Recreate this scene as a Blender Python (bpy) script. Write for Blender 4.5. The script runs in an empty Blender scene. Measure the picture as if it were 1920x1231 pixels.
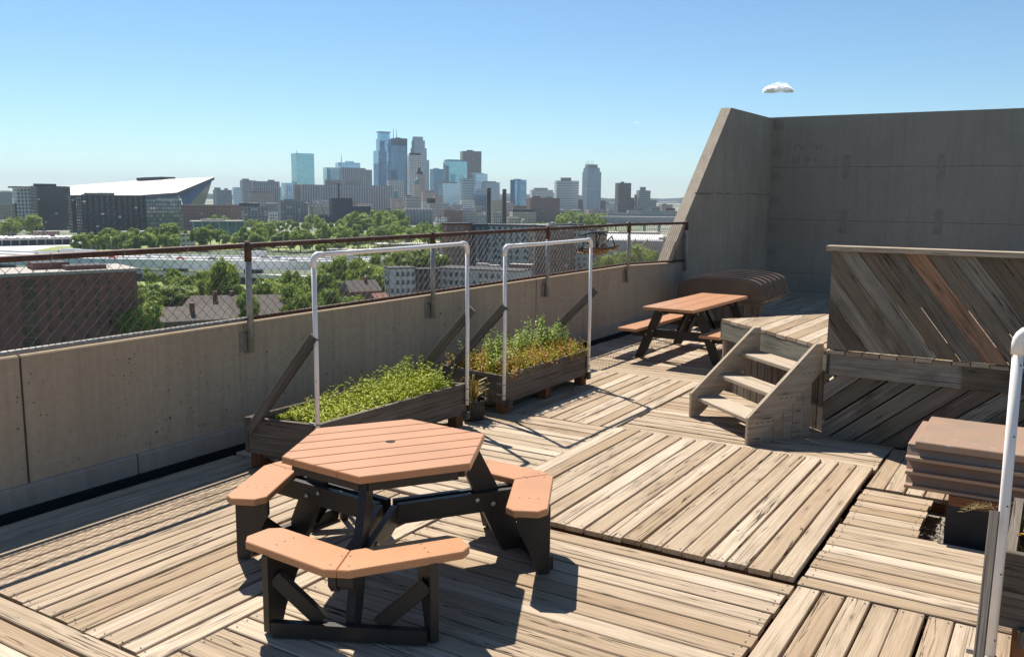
import bpy, math, random
from math import sin, cos, radians as rad, pi, sqrt, atan2, floor
from mathutils import Vector as V, Matrix
random.seed(7)
SC = bpy.context.scene
COL = SC.collection

# ---------------------------------------------------------------- camera
FPX, YAW, PITCH, ROLL, EYE = 1666.75, -.553579, .148792, -.00882, 2.4
def _cam():
    fw = V((sin(YAW)*cos(PITCH), cos(YAW)*cos(PITCH), -sin(PITCH)))
    r = V((cos(YAW), -sin(YAW), 0)); d = fw.cross(r)
    c, s = cos(ROLL), sin(ROLL)
    return r*c + d*s, d*c - r*s, fw
CR, CD, CF = _cam()
CAMPOS = V((0, 0, EYE))
cam = bpy.data.cameras.new('camera'); camo = bpy.data.objects.new('camera', cam); COL.objects.link(camo)
cam.sensor_width = 36; cam.lens = FPX/1920*36; cam.clip_start = .05; cam.clip_end = 60000
m = Matrix.Identity(4)
for i in range(3):
    m[i][0] = CR[i]; m[i][1] = -CD[i]; m[i][2] = -CF[i]; m[i][3] = CAMPOS[i]
camo.matrix_world = m
SC.camera = camo
# survey helpers: bearings read off the photograph, turned into world points at known heights or distances
def ray(px, py): return CR*((px-960)/FPX) + CD*((py-615.5)/FPX) + CF
def at_z(px, py, z):
    d = ray(px, py); return CAMPOS + d*((z-EYE)/d.z)
def at_d(px, py, D): return CAMPOS + ray(px, py)*D

# ---------------------------------------------------------------- world, sun, exposure
SUN_EL, SUN_AZ = rad(52.9), rad(-57.4)          # azimuth from +Y towards +X
w = bpy.data.worlds.new('World'); SC.world = w; w.use_nodes = True
nt = w.node_tree
sky = nt.nodes.new('ShaderNodeTexSky'); sky.sky_type = 'NISHITA'; sky.sun_disc = False
sky.sun_elevation = SUN_EL; sky.sun_rotation = SUN_AZ; sky.altitude = 250
sky.air_density = .9; sky.dust_density = .1; sky.ozone_density = 4.0
bg = nt.nodes['Background']; bg.inputs['Strength'].default_value = .066
wb = nt.nodes.new('ShaderNodeMix'); wb.data_type = 'RGBA'; wb.blend_type = 'MULTIPLY'; wb.inputs[0].default_value = 1; wb.inputs[7].default_value = (.87, 1.02, 1.03, 1)   # the photograph's white balance
nt.links.new(sky.outputs['Color'], wb.inputs[6]); nt.links.new(wb.outputs[2], bg.inputs['Color'])
sl = bpy.data.lights.new('sun', 'SUN'); sl.energy = 4.7; sl.angle = rad(.53); sl.color = (1, .94, .84)
so = bpy.data.objects.new('sun', sl); COL.objects.link(so)
sd = V((sin(SUN_AZ)*cos(SUN_EL), cos(SUN_AZ)*cos(SUN_EL), sin(SUN_EL)))
so.rotation_euler = sd.to_track_quat('Z', 'Y').to_euler(); so.location = (-6, 8, 30)
SC.view_settings.view_transform = 'Standard'; SC.view_settings.look = 'None'
SC.view_settings.exposure = 0.86; SC.view_settings.gamma = 1
SC.render.engine = 'CYCLES'
SC.cycles.use_denoising = True
SC.cycles.max_bounces = 6; SC.cycles.diffuse_bounces = 3; SC.cycles.glossy_bounces = 3
SC.cycles.transparent_max_bounces = 6; SC.cycles.volume_bounces = 0
SC.cycles.caustics_reflective = False; SC.cycles.caustics_refractive = False

# ---------------------------------------------------------------- mesh builder
class MB:
    def __init__(s): s.v = []; s.f = []; s.uv = []; s.t = []; s.mi = []; s.sm = []
    def face(s, pts, uvs=None, tint=.5, mi=0, smooth=False):
        b = len(s.v); s.v += [tuple(p) for p in pts]; s.f.append(tuple(range(b, b+len(pts))))
        if uvs is None:
            p = [V(q) for q in pts]; u = (p[1]-p[0])
            u = u.normalized() if u.length > 1e-9 else V((1, 0, 0))
            n = (p[1]-p[0]).cross(p[-1]-p[0]); n = n.normalized() if n.length > 1e-12 else V((0, 0, 1))
            w_ = n.cross(u); uvs = [((q-p[0]).dot(u), (q-p[0]).dot(w_)) for q in p]
        s.uv += uvs; s.t.append(tint); s.mi.append(mi); s.sm.append(smooth)
    def shared(s, verts, faces, uvs=None, tint=.5, mi=0, smooth=True):
        b = len(s.v); s.v += [tuple(p) for p in verts]
        for k, f in enumerate(faces):
            s.f.append(tuple(b+i for i in f))
            s.uv += uvs[k] if uvs else [(verts[i][0]+verts[i][1], verts[i][2]) for i in f]
            s.t.append(tint); s.mi.append(mi); s.sm.append(smooth)
    # box given by origin corner and three edge vectors (right-handed); u runs along the longest edge of each face
    def box(s, o, a, b, c, tint=None, mi=0, ru=None):
        o, a, b, c = V(o), V(a), V(b), V(c)
        if tint is None: tint = random.random()
        ou, ov = (random.uniform(0, 50), random.uniform(0, 50)) if ru is None else ru
        def q(p, e, f):
            le, lf = e.length, f.length
            if le >= lf: uv = [(0, 0), (le, 0), (le, lf), (0, lf)]
            else: uv = [(0, 0), (0, le), (lf, le), (lf, 0)]
            s.face([p, p+e, p+e+f, p+f], [(x+ou, y+ov) for x, y in uv], tint, mi)
        q(o, b, a); q(o+c, a, b); q(o, a, c); q(o+b, c, a); q(o, c, b); q(o+a, b, c)
    def cbox(s, ctr, size, rz=0, tint=None, mi=0):
        c, sn = cos(rz), sin(rz); ax = V((c, sn, 0)); ay = V((-sn, c, 0))
        a, b, d = ax*size[0], ay*size[1], V((0, 0, size[2]))
        s.box(V(ctr)-a/2-b/2-d/2, a, b, d, tint, mi)
    # plank: p0-p1 is the middle of its upper face
    def plank(s, p0, p1, up, w_, t, segs=1, bow=0, tint=None, ch=.004, mi=0, cut0=0, cut1=0):
        p0, p1, up = V(p0), V(p1), V(up).normalized()
        d = (p1-p0); L = d.length; d.normalize(); sd_ = d.cross(up).normalized()
        if tint is None: tint = random.random()
        ou, ov = random.uniform(0, 90), random.uniform(0, 90)
        h = w_/2
        prof = [(-h, -t), (-h, -ch), (-h+ch, 0), (h-ch, 0), (h, -ch), (h, -t)]
        vv = [0, t, t+ch, t+w_-ch, t+w_, t+w_+t]
        ph = random.uniform(0, 6.28); b2 = random.uniform(-1, 1)*bow
        vs = []
        for i in range(segs+1):
            k = i/segs
            off = bow*sin(ph+k*3.6) if bow else 0
            dz = b2*.6*sin(k*pi) if bow else 0
            for (x, y) in prof:
                sh = 0
                if i == 0: sh = cut0*x
                if i == segs: sh = cut1*x
                vs.append(p0+d*(L*k+sh)+sd_*(x+off)+up*(y+dz))
        b = len(s.v); s.v += [tuple(p) for p in vs]
        n = len(prof)
        for i in range(segs):
            for j in range(n-1):
                s.f.append((b+i*n+j, b+(i+1)*n+j, b+(i+1)*n+j+1, b+i*n+j+1)[::-1])
                u0, u1 = L*i/segs+ou, L*(i+1)/segs+ou
                s.uv += [(u0, vv[j]+ov), (u1, vv[j]+ov), (u1, vv[j+1]+ov), (u0, vv[j+1]+ov)][::-1]
                s.t.append(tint); s.mi.append(mi); s.sm.append(False)
        for e, rev in ((0, True), (segs, False)):
            f = [b+e*n+j for j in range(n)]
            uv = [(ou+prof[j][1]*.3, ov+vv[j]) for j in range(n)]
            if not rev: f, uv = f[::-1], uv[::-1]
            s.f.append(tuple(f)); s.uv += uv; s.t.append(tint); s.mi.append(mi); s.sm.append(False)
    # prism: polygon in plane (o, ex, ey), pushed along ez
    def prism(s, o, ex, ey, ez, poly, tint=None, mi=0):
        o, ex, ey, ez = V(o), V(ex), V(ey), V(ez)
        if tint is None: tint = random.random()
        ou, ov = random.uniform(0, 50), random.uniform(0, 50)
        if ex.cross(ey).dot(ez) < 0: poly = poly[::-1]
        lo = [o+ex*x+ey*y for x, y in poly]; hi = [p+ez for p in lo]
        uv = [(x+ou, y+ov) for x, y in poly]
        s.face(hi, uv, tint, mi); s.face(lo[::-1], uv[::-1], tint, mi)
        k = len(poly); acc = 0; L = ez.length
        for i in range(k):
            j = (i+1) % k; e = (lo[j]-lo[i]).length
            s.face([lo[i], lo[j], hi[j], hi[i]], [(acc+ou, ov), (acc+e+ou, ov), (acc+e+ou, ov+L), (acc+ou, ov+L)], tint, mi); acc += e
    def tube(s, pts, r, n=10, tint=.5, caps=True, mi=0, smooth=True):
        pts = [V(p) for p in pts]; rs = r if isinstance(r, (list, tuple)) else [r]*len(pts)
        b = len(s.v); prev = None; acc = 0; accs = []
        for i, p in enumerate(pts):
            a = pts[max(i-1, 0)]; c = pts[min(i+1, len(pts)-1)]; d = (c-a).normalized()
            if prev is None:
                prev = d.orthogonal().normalized()
            prev = (prev-d*prev.dot(d))
            prev = prev.normalized() if prev.length > 1e-6 else d.orthogonal().normalized()
            q = d.cross(prev)
            if i: acc += (p-pts[i-1]).length
            accs.append(acc)
            for k in range(n):
                an = 2*pi*k/n; s.v.append(tuple(p+(prev*cos(an)+q*sin(an))*rs[i]))
        for i in range(len(pts)-1):
            for k in range(n):
                k2 = (k+1) % n
                s.f.append((b+i*n+k, b+i*n+k2, b+(i+1)*n+k2, b+(i+1)*n+k))
                c = 2*pi*rs[i]/n
                s.uv += [(accs[i], k*c), (accs[i], (k+1)*c), (accs[i+1], (k+1)*c), (accs[i+1], k*c)]
                s.t.append(tint); s.mi.append(mi); s.sm.append(smooth)
        if caps:
            for i, rev in ((0, True), (len(pts)-1, False)):
                f = [b+i*n+k for k in range(n)]
                if rev: f = f[::-1]
                s.f.append(tuple(f)); s.uv += [(0, 0)]*n; s.t.append(tint); s.mi.append(mi); s.sm.append(False)
    def mesh(s, name, mats):
        me = bpy.data.meshes.new(name); me.from_pydata(s.v, [], s.f)
        uvl = me.uv_layers.new(name='UVMap'); flat = [c for q in s.uv for c in q]; uvl.data.foreach_set('uv', flat)
        a = me.attributes.new('tint', 'FLOAT', 'FACE'); a.data.foreach_set('value', s.t)
        me.polygons.foreach_set('use_smooth', s.sm); me.polygons.foreach_set('material_index', s.mi)
        for m_ in (mats if isinstance(mats, (list, tuple)) else [mats]): me.materials.append(m_)
        me.update(); return me
    def build(s, name, mats, parent=None, loc=None):
        o = bpy.data.objects.new(name, s.mesh(name, mats)); COL.objects.link(o)
        if parent: o.parent = parent
        if loc: o.location = loc
        return o

def tag(o, label=None, cat=None, group=None, kind=None):
    if label: o['label'] = label
    if cat: o['category'] = cat
    if group: o['group'] = group
    if kind: o['kind'] = kind
    return o
def empty(name, label, cat, loc=(0, 0, 0), group=None, rz=0):
    o = bpy.data.objects.new(name, None); COL.objects.link(o); o.location = loc; o.rotation_euler.z = rz
    o.empty_display_size = .1
    return tag(o, label, cat, group)
def copy_thing(root, loc, label=None, rz=None, scale=None):
    r = root.copy(); COL.objects.link(r); r.location = loc
    if rz is not None: r.rotation_euler.z = rz
    if scale is not None: r.scale = scale
    if label: r['label'] = label
    for ch in root.children:
        c = ch.copy(); COL.objects.link(c); c.parent = r
        for g in ch.children:
            d = g.copy(); COL.objects.link(d); d.parent = c
    return r

# ---------------------------------------------------------------- materials
class NT:
    def __init__(s, name, rough=.7, metal=0, spec=.5):
        s.m = bpy.data.materials.new(name); s.m.use_nodes = True; s.t = s.m.node_tree
        s.b = s.t.nodes['Principled BSDF']; s.b.inputs['Roughness'].default_value = rough
        s.b.inputs['Metallic'].default_value = metal; s.b.inputs['Specular IOR Level'].default_value = spec
    def n(s, typ, **kw):
        x = s.t.nodes.new('ShaderNode'+typ)
        for k, v in kw.items():
            if k in x.inputs.keys(): s.set(x.inputs[k], v)
            else: setattr(x, k, v)
        return x
    def set(s, sock, v):
        if isinstance(v, bpy.types.NodeSocket): s.t.links.new(v, sock)
        elif isinstance(v, bpy.types.Node): s.t.links.new(v.outputs[0], sock)
        else: sock.default_value = v
    def math(s, op, a, b=None, c=None, clamp=False):
        x = s.t.nodes.new('ShaderNodeMath'); x.operation = op; x.use_clamp = clamp
        s.set(x.inputs[0], a)
        if b is not None: s.set(x.inputs[1], b)
        if c is not None: s.set(x.inputs[2], c)
        return x.outputs[0]
    def mix(s, f, a, b, mode='MIX'):
        x = s.t.nodes.new('ShaderNodeMix'); x.data_type = 'RGBA'; x.blend_type = mode
        s.set(x.inputs[0], f); s.set(x.inputs[6], c4(a)); s.set(x.inputs[7], c4(b)); return x.outputs[2]
    def ramp(s, f, stops):
        x = s.t.nodes.new('ShaderNodeValToRGB'); s.set(x.inputs[0], f); e = x.color_ramp.elements
        while len(e) < len(stops): e.new(.5)
        for q, (p, c) in zip(e, stops): q.position = p; q.color = c4(c) if not isinstance(c, (int, float)) else (c, c, c, 1)
        return x.outputs[0]
    def uv(s, sx=1, sy=1, ox=0, oy=0):
        t = s.n('UVMap'); mp = s.n('Mapping'); s.t.links.new(t.outputs[0], mp.inputs[0])
        mp.inputs['Scale'].default_value = (sx, sy, 1); mp.inputs['Location'].default_value = (ox, oy, 0); return mp.outputs[0]
    def obj(s, sx=1, sy=1, sz=1):
        t = s.n('TexCoord'); mp = s.n('Mapping'); s.t.links.new(t.outputs['Object'], mp.inputs[0])
        mp.inputs['Scale'].default_value = (sx, sy, sz); return mp.outputs[0]
    def noise(s, vec, scale, detail=4, rough=.55, dist=0):
        x = s.n('TexNoise', Scale=scale, Detail=detail, Roughness=rough, Distortion=dist); s.t.links.new(vec, x.inputs['Vector']); return x.outputs['Fac']
    def tint(s):
        x = s.n('Attribute', attribute_name='tint'); return x.outputs['Fac']
    def bump(s, h, st=.3, dist=.01):
        x = s.n('Bump', Strength=st, Distance=dist); s.t.links.new(h, x.inputs['Height']); s.t.links.new(x.outputs[0], s.b.inputs['Normal'])
    def col(s, c): s.set(s.b.inputs['Base Color'], c if isinstance(c, bpy.types.NodeSocket) else c4(c))
def c4(c):
    if isinstance(c, (bpy.types.NodeSocket, bpy.types.Node)): return c
    return (c[0], c[1], c[2], 1)

def wood(name, light, mid, dark, grain=1.0, crack=.5, rough=.82, green=None, stain=.35, hue=None, alt=None):
    k = NT(name, rough, spec=.08)
    t = k.tint()
    base = k.mix(t, light, mid)
    if alt: base = k.mix(k.math('MULTIPLY', k.math('GREATER_THAN', k.math('FRACT', k.math('MULTIPLY', t, 7.3)), .62), .5), base, alt)
    if hue: base = k.mix(k.math('GREATER_THAN', t, .93), base, hue)
    streak = k.noise(k.uv(.75, 26), 1.0, 5, .55, .35)
    fine = k.noise(k.uv(5, 170), 1.0, 3, .6)
    blotch = k.noise(k.uv(1.3, 3.2), 1.0, 4, .6, .5)
    base = k.mix(k.math('MULTIPLY', k.ramp(k.noise(k.uv(.35, 1.2), 1, 2), [(.35, 0.0), (.7, 1.0)]), .45), base, mid)
    f1 = k.math('MULTIPLY', k.ramp(streak, [(.34, 1.0), (.64, 0.0)]), .62*grain)
    c = k.mix(f1, base, dark)
    f2 = k.math('MULTIPLY', k.ramp(fine, [(.35, 1.0), (.6, 0.0)]), .5*grain)
    c = k.mix(f2, c, dark)
    ln = k.noise(k.uv(1.0, 80, 11, 2), 1.0, 3, .5, .3)
    c = k.mix(k.math('MULTIPLY', k.ramp(ln, [(.36, 1.0), (.47, 0.0)]), .62*grain), c, [q*.6 for q in dark])
    f3 = k.math('MULTIPLY', k.ramp(blotch, [(.5, 0.0), (.78, 1.0)]), stain)
    c = k.mix(f3, c, [q*.55 for q in dark])
    if green: c = k.mix(k.math('MULTIPLY', k.ramp(k.noise(k.uv(.9, 2.1, 7, 3), 1, 3), [(.5, 0.0), (.75, 1.0)]), .6), c, green)
    # knots
    vo = k.n('TexVoronoi', voronoi_dimensions='2D', Scale=1.0); k.t.links.new(k.uv(1.25, 6.5), vo.inputs['Vector'])
    wn = k.n('TexWhiteNoise', noise_dimensions='3D'); k.t.links.new(vo.outputs['Position'], wn.inputs['Vector'])
    gate = k.math('GREATER_THAN', wn.outputs['Value'], .62)
    dd = k.math('ADD', vo.outputs['Distance'], k.math('MULTIPLY', k.noise(k.uv(9, 40), 1, 2), .05))
    kn = k.math('MULTIPLY', k.ramp(dd, [(.035, 1.0), (.085, 0.35), (.2, 0.0)]), gate)
    c = k.mix(k.math('MULTIPLY', kn, .8), c, [q*.42 for q in dark])
    # drying cracks
    cn = k.noise(k.uv(.7, 30, 3, 9), 1, 3, .45, .8)
    cr = k.ramp(k.math('ABSOLUTE', k.math('SUBTRACT', cn, .5)), [(.0, 1.0), (.007, 1.0), (.018, 0.0)])
    gate2 = k.ramp(k.noise(k.uv(.45, 7, 1, 5), 1, 2), [(.52, 0.0), (.58, 1.0)])
    crk = k.math('MULTIPLY', k.math('MULTIPLY', cr, gate2), crack)
    c = k.mix(crk, c, [q*.18 for q in dark])
    k.col(c)
    h = k.math('SUBTRACT', k.math('ADD', k.math('MULTIPLY', streak, .6), k.math('MULTIPLY', fine, .5)), crk)
    k.bump(h, .55, .006)
    return k.m

def speck(name, c1, c2, scale=260, rough=.6, bump=.15, big=.12):
    k = NT(name, rough, spec=.3)
    n = k.noise(k.obj(), scale, 2, .6); b = k.noise(k.obj(), 3.0, 3)
    c = k.mix(k.ramp(n, [(.38, 0.0), (.62, 1.0)]), c1, c2)
    c = k.mix(k.math('MULTIPLY', k.ramp(b, [(.4, 0.0), (.7, 1.0)]), big), c, [q*.6 for q in c1])
    k.col(c); k.bump(n, bump, .002); return k.m

def concrete(name, base, dark, pits=1, streaks=.5, scale=1.0, ribs=.14):
    k = NT(name, .88, spec=.2)
    co = k.obj()
    n1 = k.noise(co, .9*scale, 5, .6); n2 = k.noise(co, 14*scale, 4, .6); n3 = k.noise(co, 120, 2)
    c = k.mix(k.ramp(n1, [(.3, 0.0), (.72, 1.0)]), base, dark)
    c = k.mix(k.math('MULTIPLY', k.ramp(n2, [(.42, 0.0), (.7, 1.0)]), .35), c, [q*.72 for q in dark])
    c = k.mix(k.math('MULTIPLY', n3, .22), c, [q*.6 for q in base])
    st = k.noise(k.obj(7*scale, 7*scale, .45), 1, 4, .6)
    c = k.mix(k.math('MULTIPLY', k.ramp(st, [(.5, 0.0), (.72, 1.0)]), streaks), c, [q*.55 for q in dark])
    # form-lining: fine vertical ribs
    rb = k.noise(k.obj(16, 16, .12), 1, 2)
    c = k.mix(k.math('MULTIPLY', k.ramp(rb, [(.45, 0.0), (.6, 1.0)]), ribs), c, [q*.6 for q in dark])
    h = k.math('ADD', k.math('MULTIPLY', n2, .3), k.math('MULTIPLY', n3, .2))
    if pits:
        vo = k.n('TexVoronoi', Scale=11.0*scale); k.t.links.new(k.obj(), vo.inputs['Vector'])
        wn = k.n('TexWhiteNoise'); k.t.links.new(vo.outputs['Position'], wn.inputs['Vector'])
        d = k.math('ADD', vo.outputs['Distance'], k.math('MULTIPLY', k.noise(k.obj(), 60, 2), .12))
        p = k.math('MULTIPLY', k.ramp(d, [(.17, 1.0), (.24, 0.0)]), k.math('GREATER_THAN', wn.outputs['Value'], .62))
        vo2 = k.n('TexVoronoi', Scale=34.0); k.t.links.new(k.obj(), vo2.inputs['Vector'])
        wn2 = k.n('TexWhiteNoise'); k.t.links.new(vo2.outputs['Position'], wn2.inputs['Vector'])
        p2 = k.math('MULTIPLY', k.ramp(vo2.outputs['Distance'], [(.2, 1.0), (.32, 0.0)]), k.math('GREATER_THAN', wn2.outputs['Value'], .86))
        p = k.math('MAXIMUM', p, k.math('MULTIPLY', p2, .8))
        p = k.math('MULTIPLY', p, k.ramp(k.noise(k.obj(), 1.1, 3), [(.42, .15), (.6, 1.0)]))
        c = k.mix(k.math('MULTIPLY', p, .8*pits), c, (.02, .018, .015))
        h = k.math('SUBTRACT', h, k.math('MULTIPLY', p, 1.5))
    k.col(c); k.bump(h, .4, .01); return k.m

def plain(name, c, rough=.6, metal=0, var=.25, scale=6, spec=.5, c2=None, bump=0):
    k = NT(name, rough, metal, spec)
    n = k.noise(k.obj(), scale, 4, .6)
    cc = k.mix(k.ramp(n, [(.35, 0.0), (.7, 1.0)]), c, c2 or [q*(1-var) for q in c])
    k.col(cc)
    if bump: k.bump(n, bump, .005)
    return k.m

def leafmat(name, a, b, dry=None, trans=.35, rnd=.5):
    k = NT(name, .55, spec=.3)
    t = k.tint(); c = k.mix(t, a, b)
    if dry: c = k.mix(k.math('GREATER_THAN', t, .86), c, dry)
    if rnd:
        oi = k.n('ObjectInfo'); hs = k.n('HueSaturation', Color=c)
        k.set(hs.inputs['Value'], k.math('ADD', k.math('MULTIPLY', oi.outputs['Random'], rnd), 1-rnd*.5))
        k.set(hs.inputs['Hue'], k.math('ADD', k.math('MULTIPLY', oi.outputs['Random'], -.035), .515))
        c = hs.outputs[0]
    k.col(c)
    tr = k.n('BsdfTranslucent'); k.set(tr.inputs['Color'], k.mix(.5, c, (.25, .4, .03)))
    mx = k.n('MixShader'); mx.inputs[0].default_value = trans
    k.t.links.new(k.b.outputs[0], mx.inputs[1]); k.t.links.new(tr.outputs[0], mx.inputs[2])
    k.t.links.new(mx.outputs[0], k.t.nodes['Material Output'].inputs['Surface'])
    return k.m

def facade(name, wall, glass, cw, ch, fw, fh, grough=.12, var=.5, band=None, mull=0, lit=.03, metal=0):
    """wall with a grid of windows, in metres"""
    k = NT(name, .75, spec=.4)
    t = k.n('UVMap'); sp = k.n('SeparateXYZ'); k.t.links.new(t.outputs[0], sp.inputs[0])
    u = k.math('DIVIDE', sp.outputs[0], cw); v = k.math('DIVIDE', sp.outputs[1], ch)
    fu = k.math('FRACT', u); fv = k.math('FRACT', v)
    mu = k.math('LESS_THAN', k.math('ABSOLUTE', k.math('SUBTRACT', fu, .5)), fw/2)
    mv = k.math('LESS_THAN', k.math('ABSOLUTE', k.math('SUBTRACT', fv, .5)), fh/2)
    win = k.math('MULTIPLY', mu, mv)
    cb = k.n('CombineXYZ'); k.t.links.new(k.math('FLOOR', u), cb.inputs[0]); k.t.links.new(k.math('FLOOR', v), cb.inputs[1])
    wn = k.n('TexWhiteNoise', noise_dimensions='2D'); k.t.links.new(cb.outputs[0], wn.inputs['Vector'])
    r = wn.outputs['Value']
    g = k.mix(k.math('MULTIPLY', r, var), glass, [q*.35 for q in glass])
    g = k.mix(k.math('GREATER_THAN', r, 1-lit), g, (.42, .44, .42))
    n = k.noise(k.uv(.06, .06), 1, 4)
    wl = k.mix(k.math('MULTIPLY', n, .5), wall, [q*.6 for q in wall])
    if band: wl = k.mix(k.math('GREATER_THAN', k.math('FRACT', k.math('DIVIDE', v, band[0])), band[1]), wl, band[2])
    k.col(k.mix(win, wl, g))
    k.set(k.b.inputs['Roughness'], k.math('SUBTRACT', .8, k.math('MULTIPLY', win, .8-grough)))
    k.set(k.b.inputs['Specular IOR Level'], k.math('ADD', .25, k.math('MULTIPLY', win, .5)))
    if metal: k.set(k.b.inputs['Metallic'], k.math('MULTIPLY', win, metal))
    k.bump(k.math('MULTIPLY', win, -1.0), .4, .25)
    return k.m

M = {}
M['deck'] = wood('weathered_deck_wood', (.64, .535, .415), (.365, .265, .172), (.185, .128, .08), .58, 1.0, stain=.32)
M['grey'] = wood('grey_weathered_wood', (.28, .24, .205), (.18, .15, .12), (.075, .058, .046), .9, .7, green=(.075, .07, .045), stain=.5)
M['parapet'] = wood('parapet_wood', (.40, .36, .30), (.15, .12, .09), (.065, .05, .038), .65, .7, green=(.115, .12, .085), stain=.85, hue=(.50, .28, .17), alt=(.235, .155, .10))
M['step'] = wood('step_wood', (.56, .475, .37), (.44, .35, .26), (.22, .16, .11), .6, .7, stain=.2)
M['fascia'] = wood('fascia_wood', (.42, .40, .33), (.32, .30, .235), (.10, .085, .06), .9, .6, green=(.18, .20, .14), stain=.3)
M['cedar'] = wood('reddish_wood', (.30, .14, .065), (.22, .10, .05), (.10, .045, .022), .8, .4)
M['tan'] = speck('tan_recycled_plastic', (.54, .275, .14), (.42, .20, .095), 240, .36, .15, .35)
M['tanedge'] = M['tan']
M['black'] = speck('black_recycled_plastic', (.026, .023, .021), (.042, .037, .033), 180, .42, .1)
M['bolt'] = plain('bolt_steel', (.55, .53, .5), .35, .9)
M['conc'] = concrete('parapet_concrete', (.52, .405, .285), (.42, .325, .23), .9, .28)
M['concfin'] = concrete('fin_concrete', (.46, .385, .30), (.35, .29, .225), .7, .35)
M['concback'] = concrete('back_wall_concrete', (.40, .34, .275), (.34, .29, .235), .1, .25, ribs=.05)
M['flash'] = concrete('painted_flashing', (.40, .345, .285), (.32, .275, .23), .1, .25)
M['membrane'] = plain('roof_membrane', (.012, .012, .013), .75, 0, .4, 8)
M['seal'] = plain('joint_sealant', (.06, .05, .045), .8)
M['plate'] = plain('painted_steel_plate', (.33, .28, .23), .7, 0, .3, 20)
M['galv'] = plain('galvanised_steel', (.42, .39, .35), .55, .3, .35, 18)
M['rust'] = plain('rusty_pipe', (.075, .035, .024), .62, .35, .5, 14, c2=(.14, .075, .05), bump=.2)
M['wire'] = plain('chain_wire', (.13, .085, .06), .6, .3, .4, 3, c2=(.08, .045, .03))
M['pvc'] = plain('white_pvc', (.88, .82, .78), .3, 0, .12, 4)
M['soil'] = plain('potting_soil', (.05, .032, .02), .95, 0, .5, 30, bump=.6)
M['herb'] = leafmat('herb_leaf', (.40, .45, .05), (.62, .60, .08), None, .45, 0)
M['weed'] = leafmat('weed_leaf', (.17, .29, .07), (.40, .46, .10), None, .4, 0)
M['dry'] = leafmat('dry_leaf', (.60, .33, .06), (.42, .19, .05), (.48, .48, .08), .35, 0)
M['straw'] = leafmat('straw', (.42, .31, .17), (.30, .20, .09), None, .2, 0)
M['aloe'] = leafmat('aloe_leaf', (.23, .20, .05), (.32, .17, .045), None, .15, 0)
M['pot'] = plain('black_plastic_pot', (.012, .012, .012), .5)
M['tub'] = plain('brown_fibreglass', (.15, .105, .075), .3, 0, .4, 3, c2=(.10, .07, .05))
M['brown'] = plain('brown_paint', (.27, .20, .155), .5, 0, .3, 2.5, c2=(.35, .22, .16))
_k = NT('brown_paint_scuffed', .5); _n = _k.noise(_k.obj(), 2.5, 4)
_c = _k.mix(_k.ramp(_n, [(.35, 0.0), (.7, 1.0)]), (.31, .215, .15), (.38, .24, .16))
_c = _k.mix(_k.math('MULTIPLY', _k.ramp(_k.noise(_k.obj(5, 22, 22), 1, 5, .65), [(.60, 0.0), (.68, 1.0)]), .75), _c, (.50, .15, .11))
_c = _k.mix(_k.math('MULTIPLY', _k.ramp(_k.noise(_k.obj(7, 40, 40), 1, 4, .6), [(.68, 0.0), (.72, 1.0)]), .8), _c, (.62, .55, .50))
_c = _k.mix(_k.math('MULTIPLY', _k.noise(_k.obj(), 30, 4), .35), _c, (.12, .09, .075)); _k.col(_c); _k.bump(_n, .15, .004); M['brown'] = _k.m
M['redpaint'] = plain('chipped_red_paint', (.36, .09, .075), .6, 0, .4, 25, c2=(.5, .42, .38))
M['gravel'] = plain('gravel', (.30, .26, .21), .9, 0, .5, 70, c2=(.12, .10, .085), bump=.9)
M['coir'] = plain('coir', (.30, .18, .07), .95, 0, .6, 40, bump=.8)
M['iron'] = plain('black_iron', (.015, .014, .013), .6)

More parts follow.
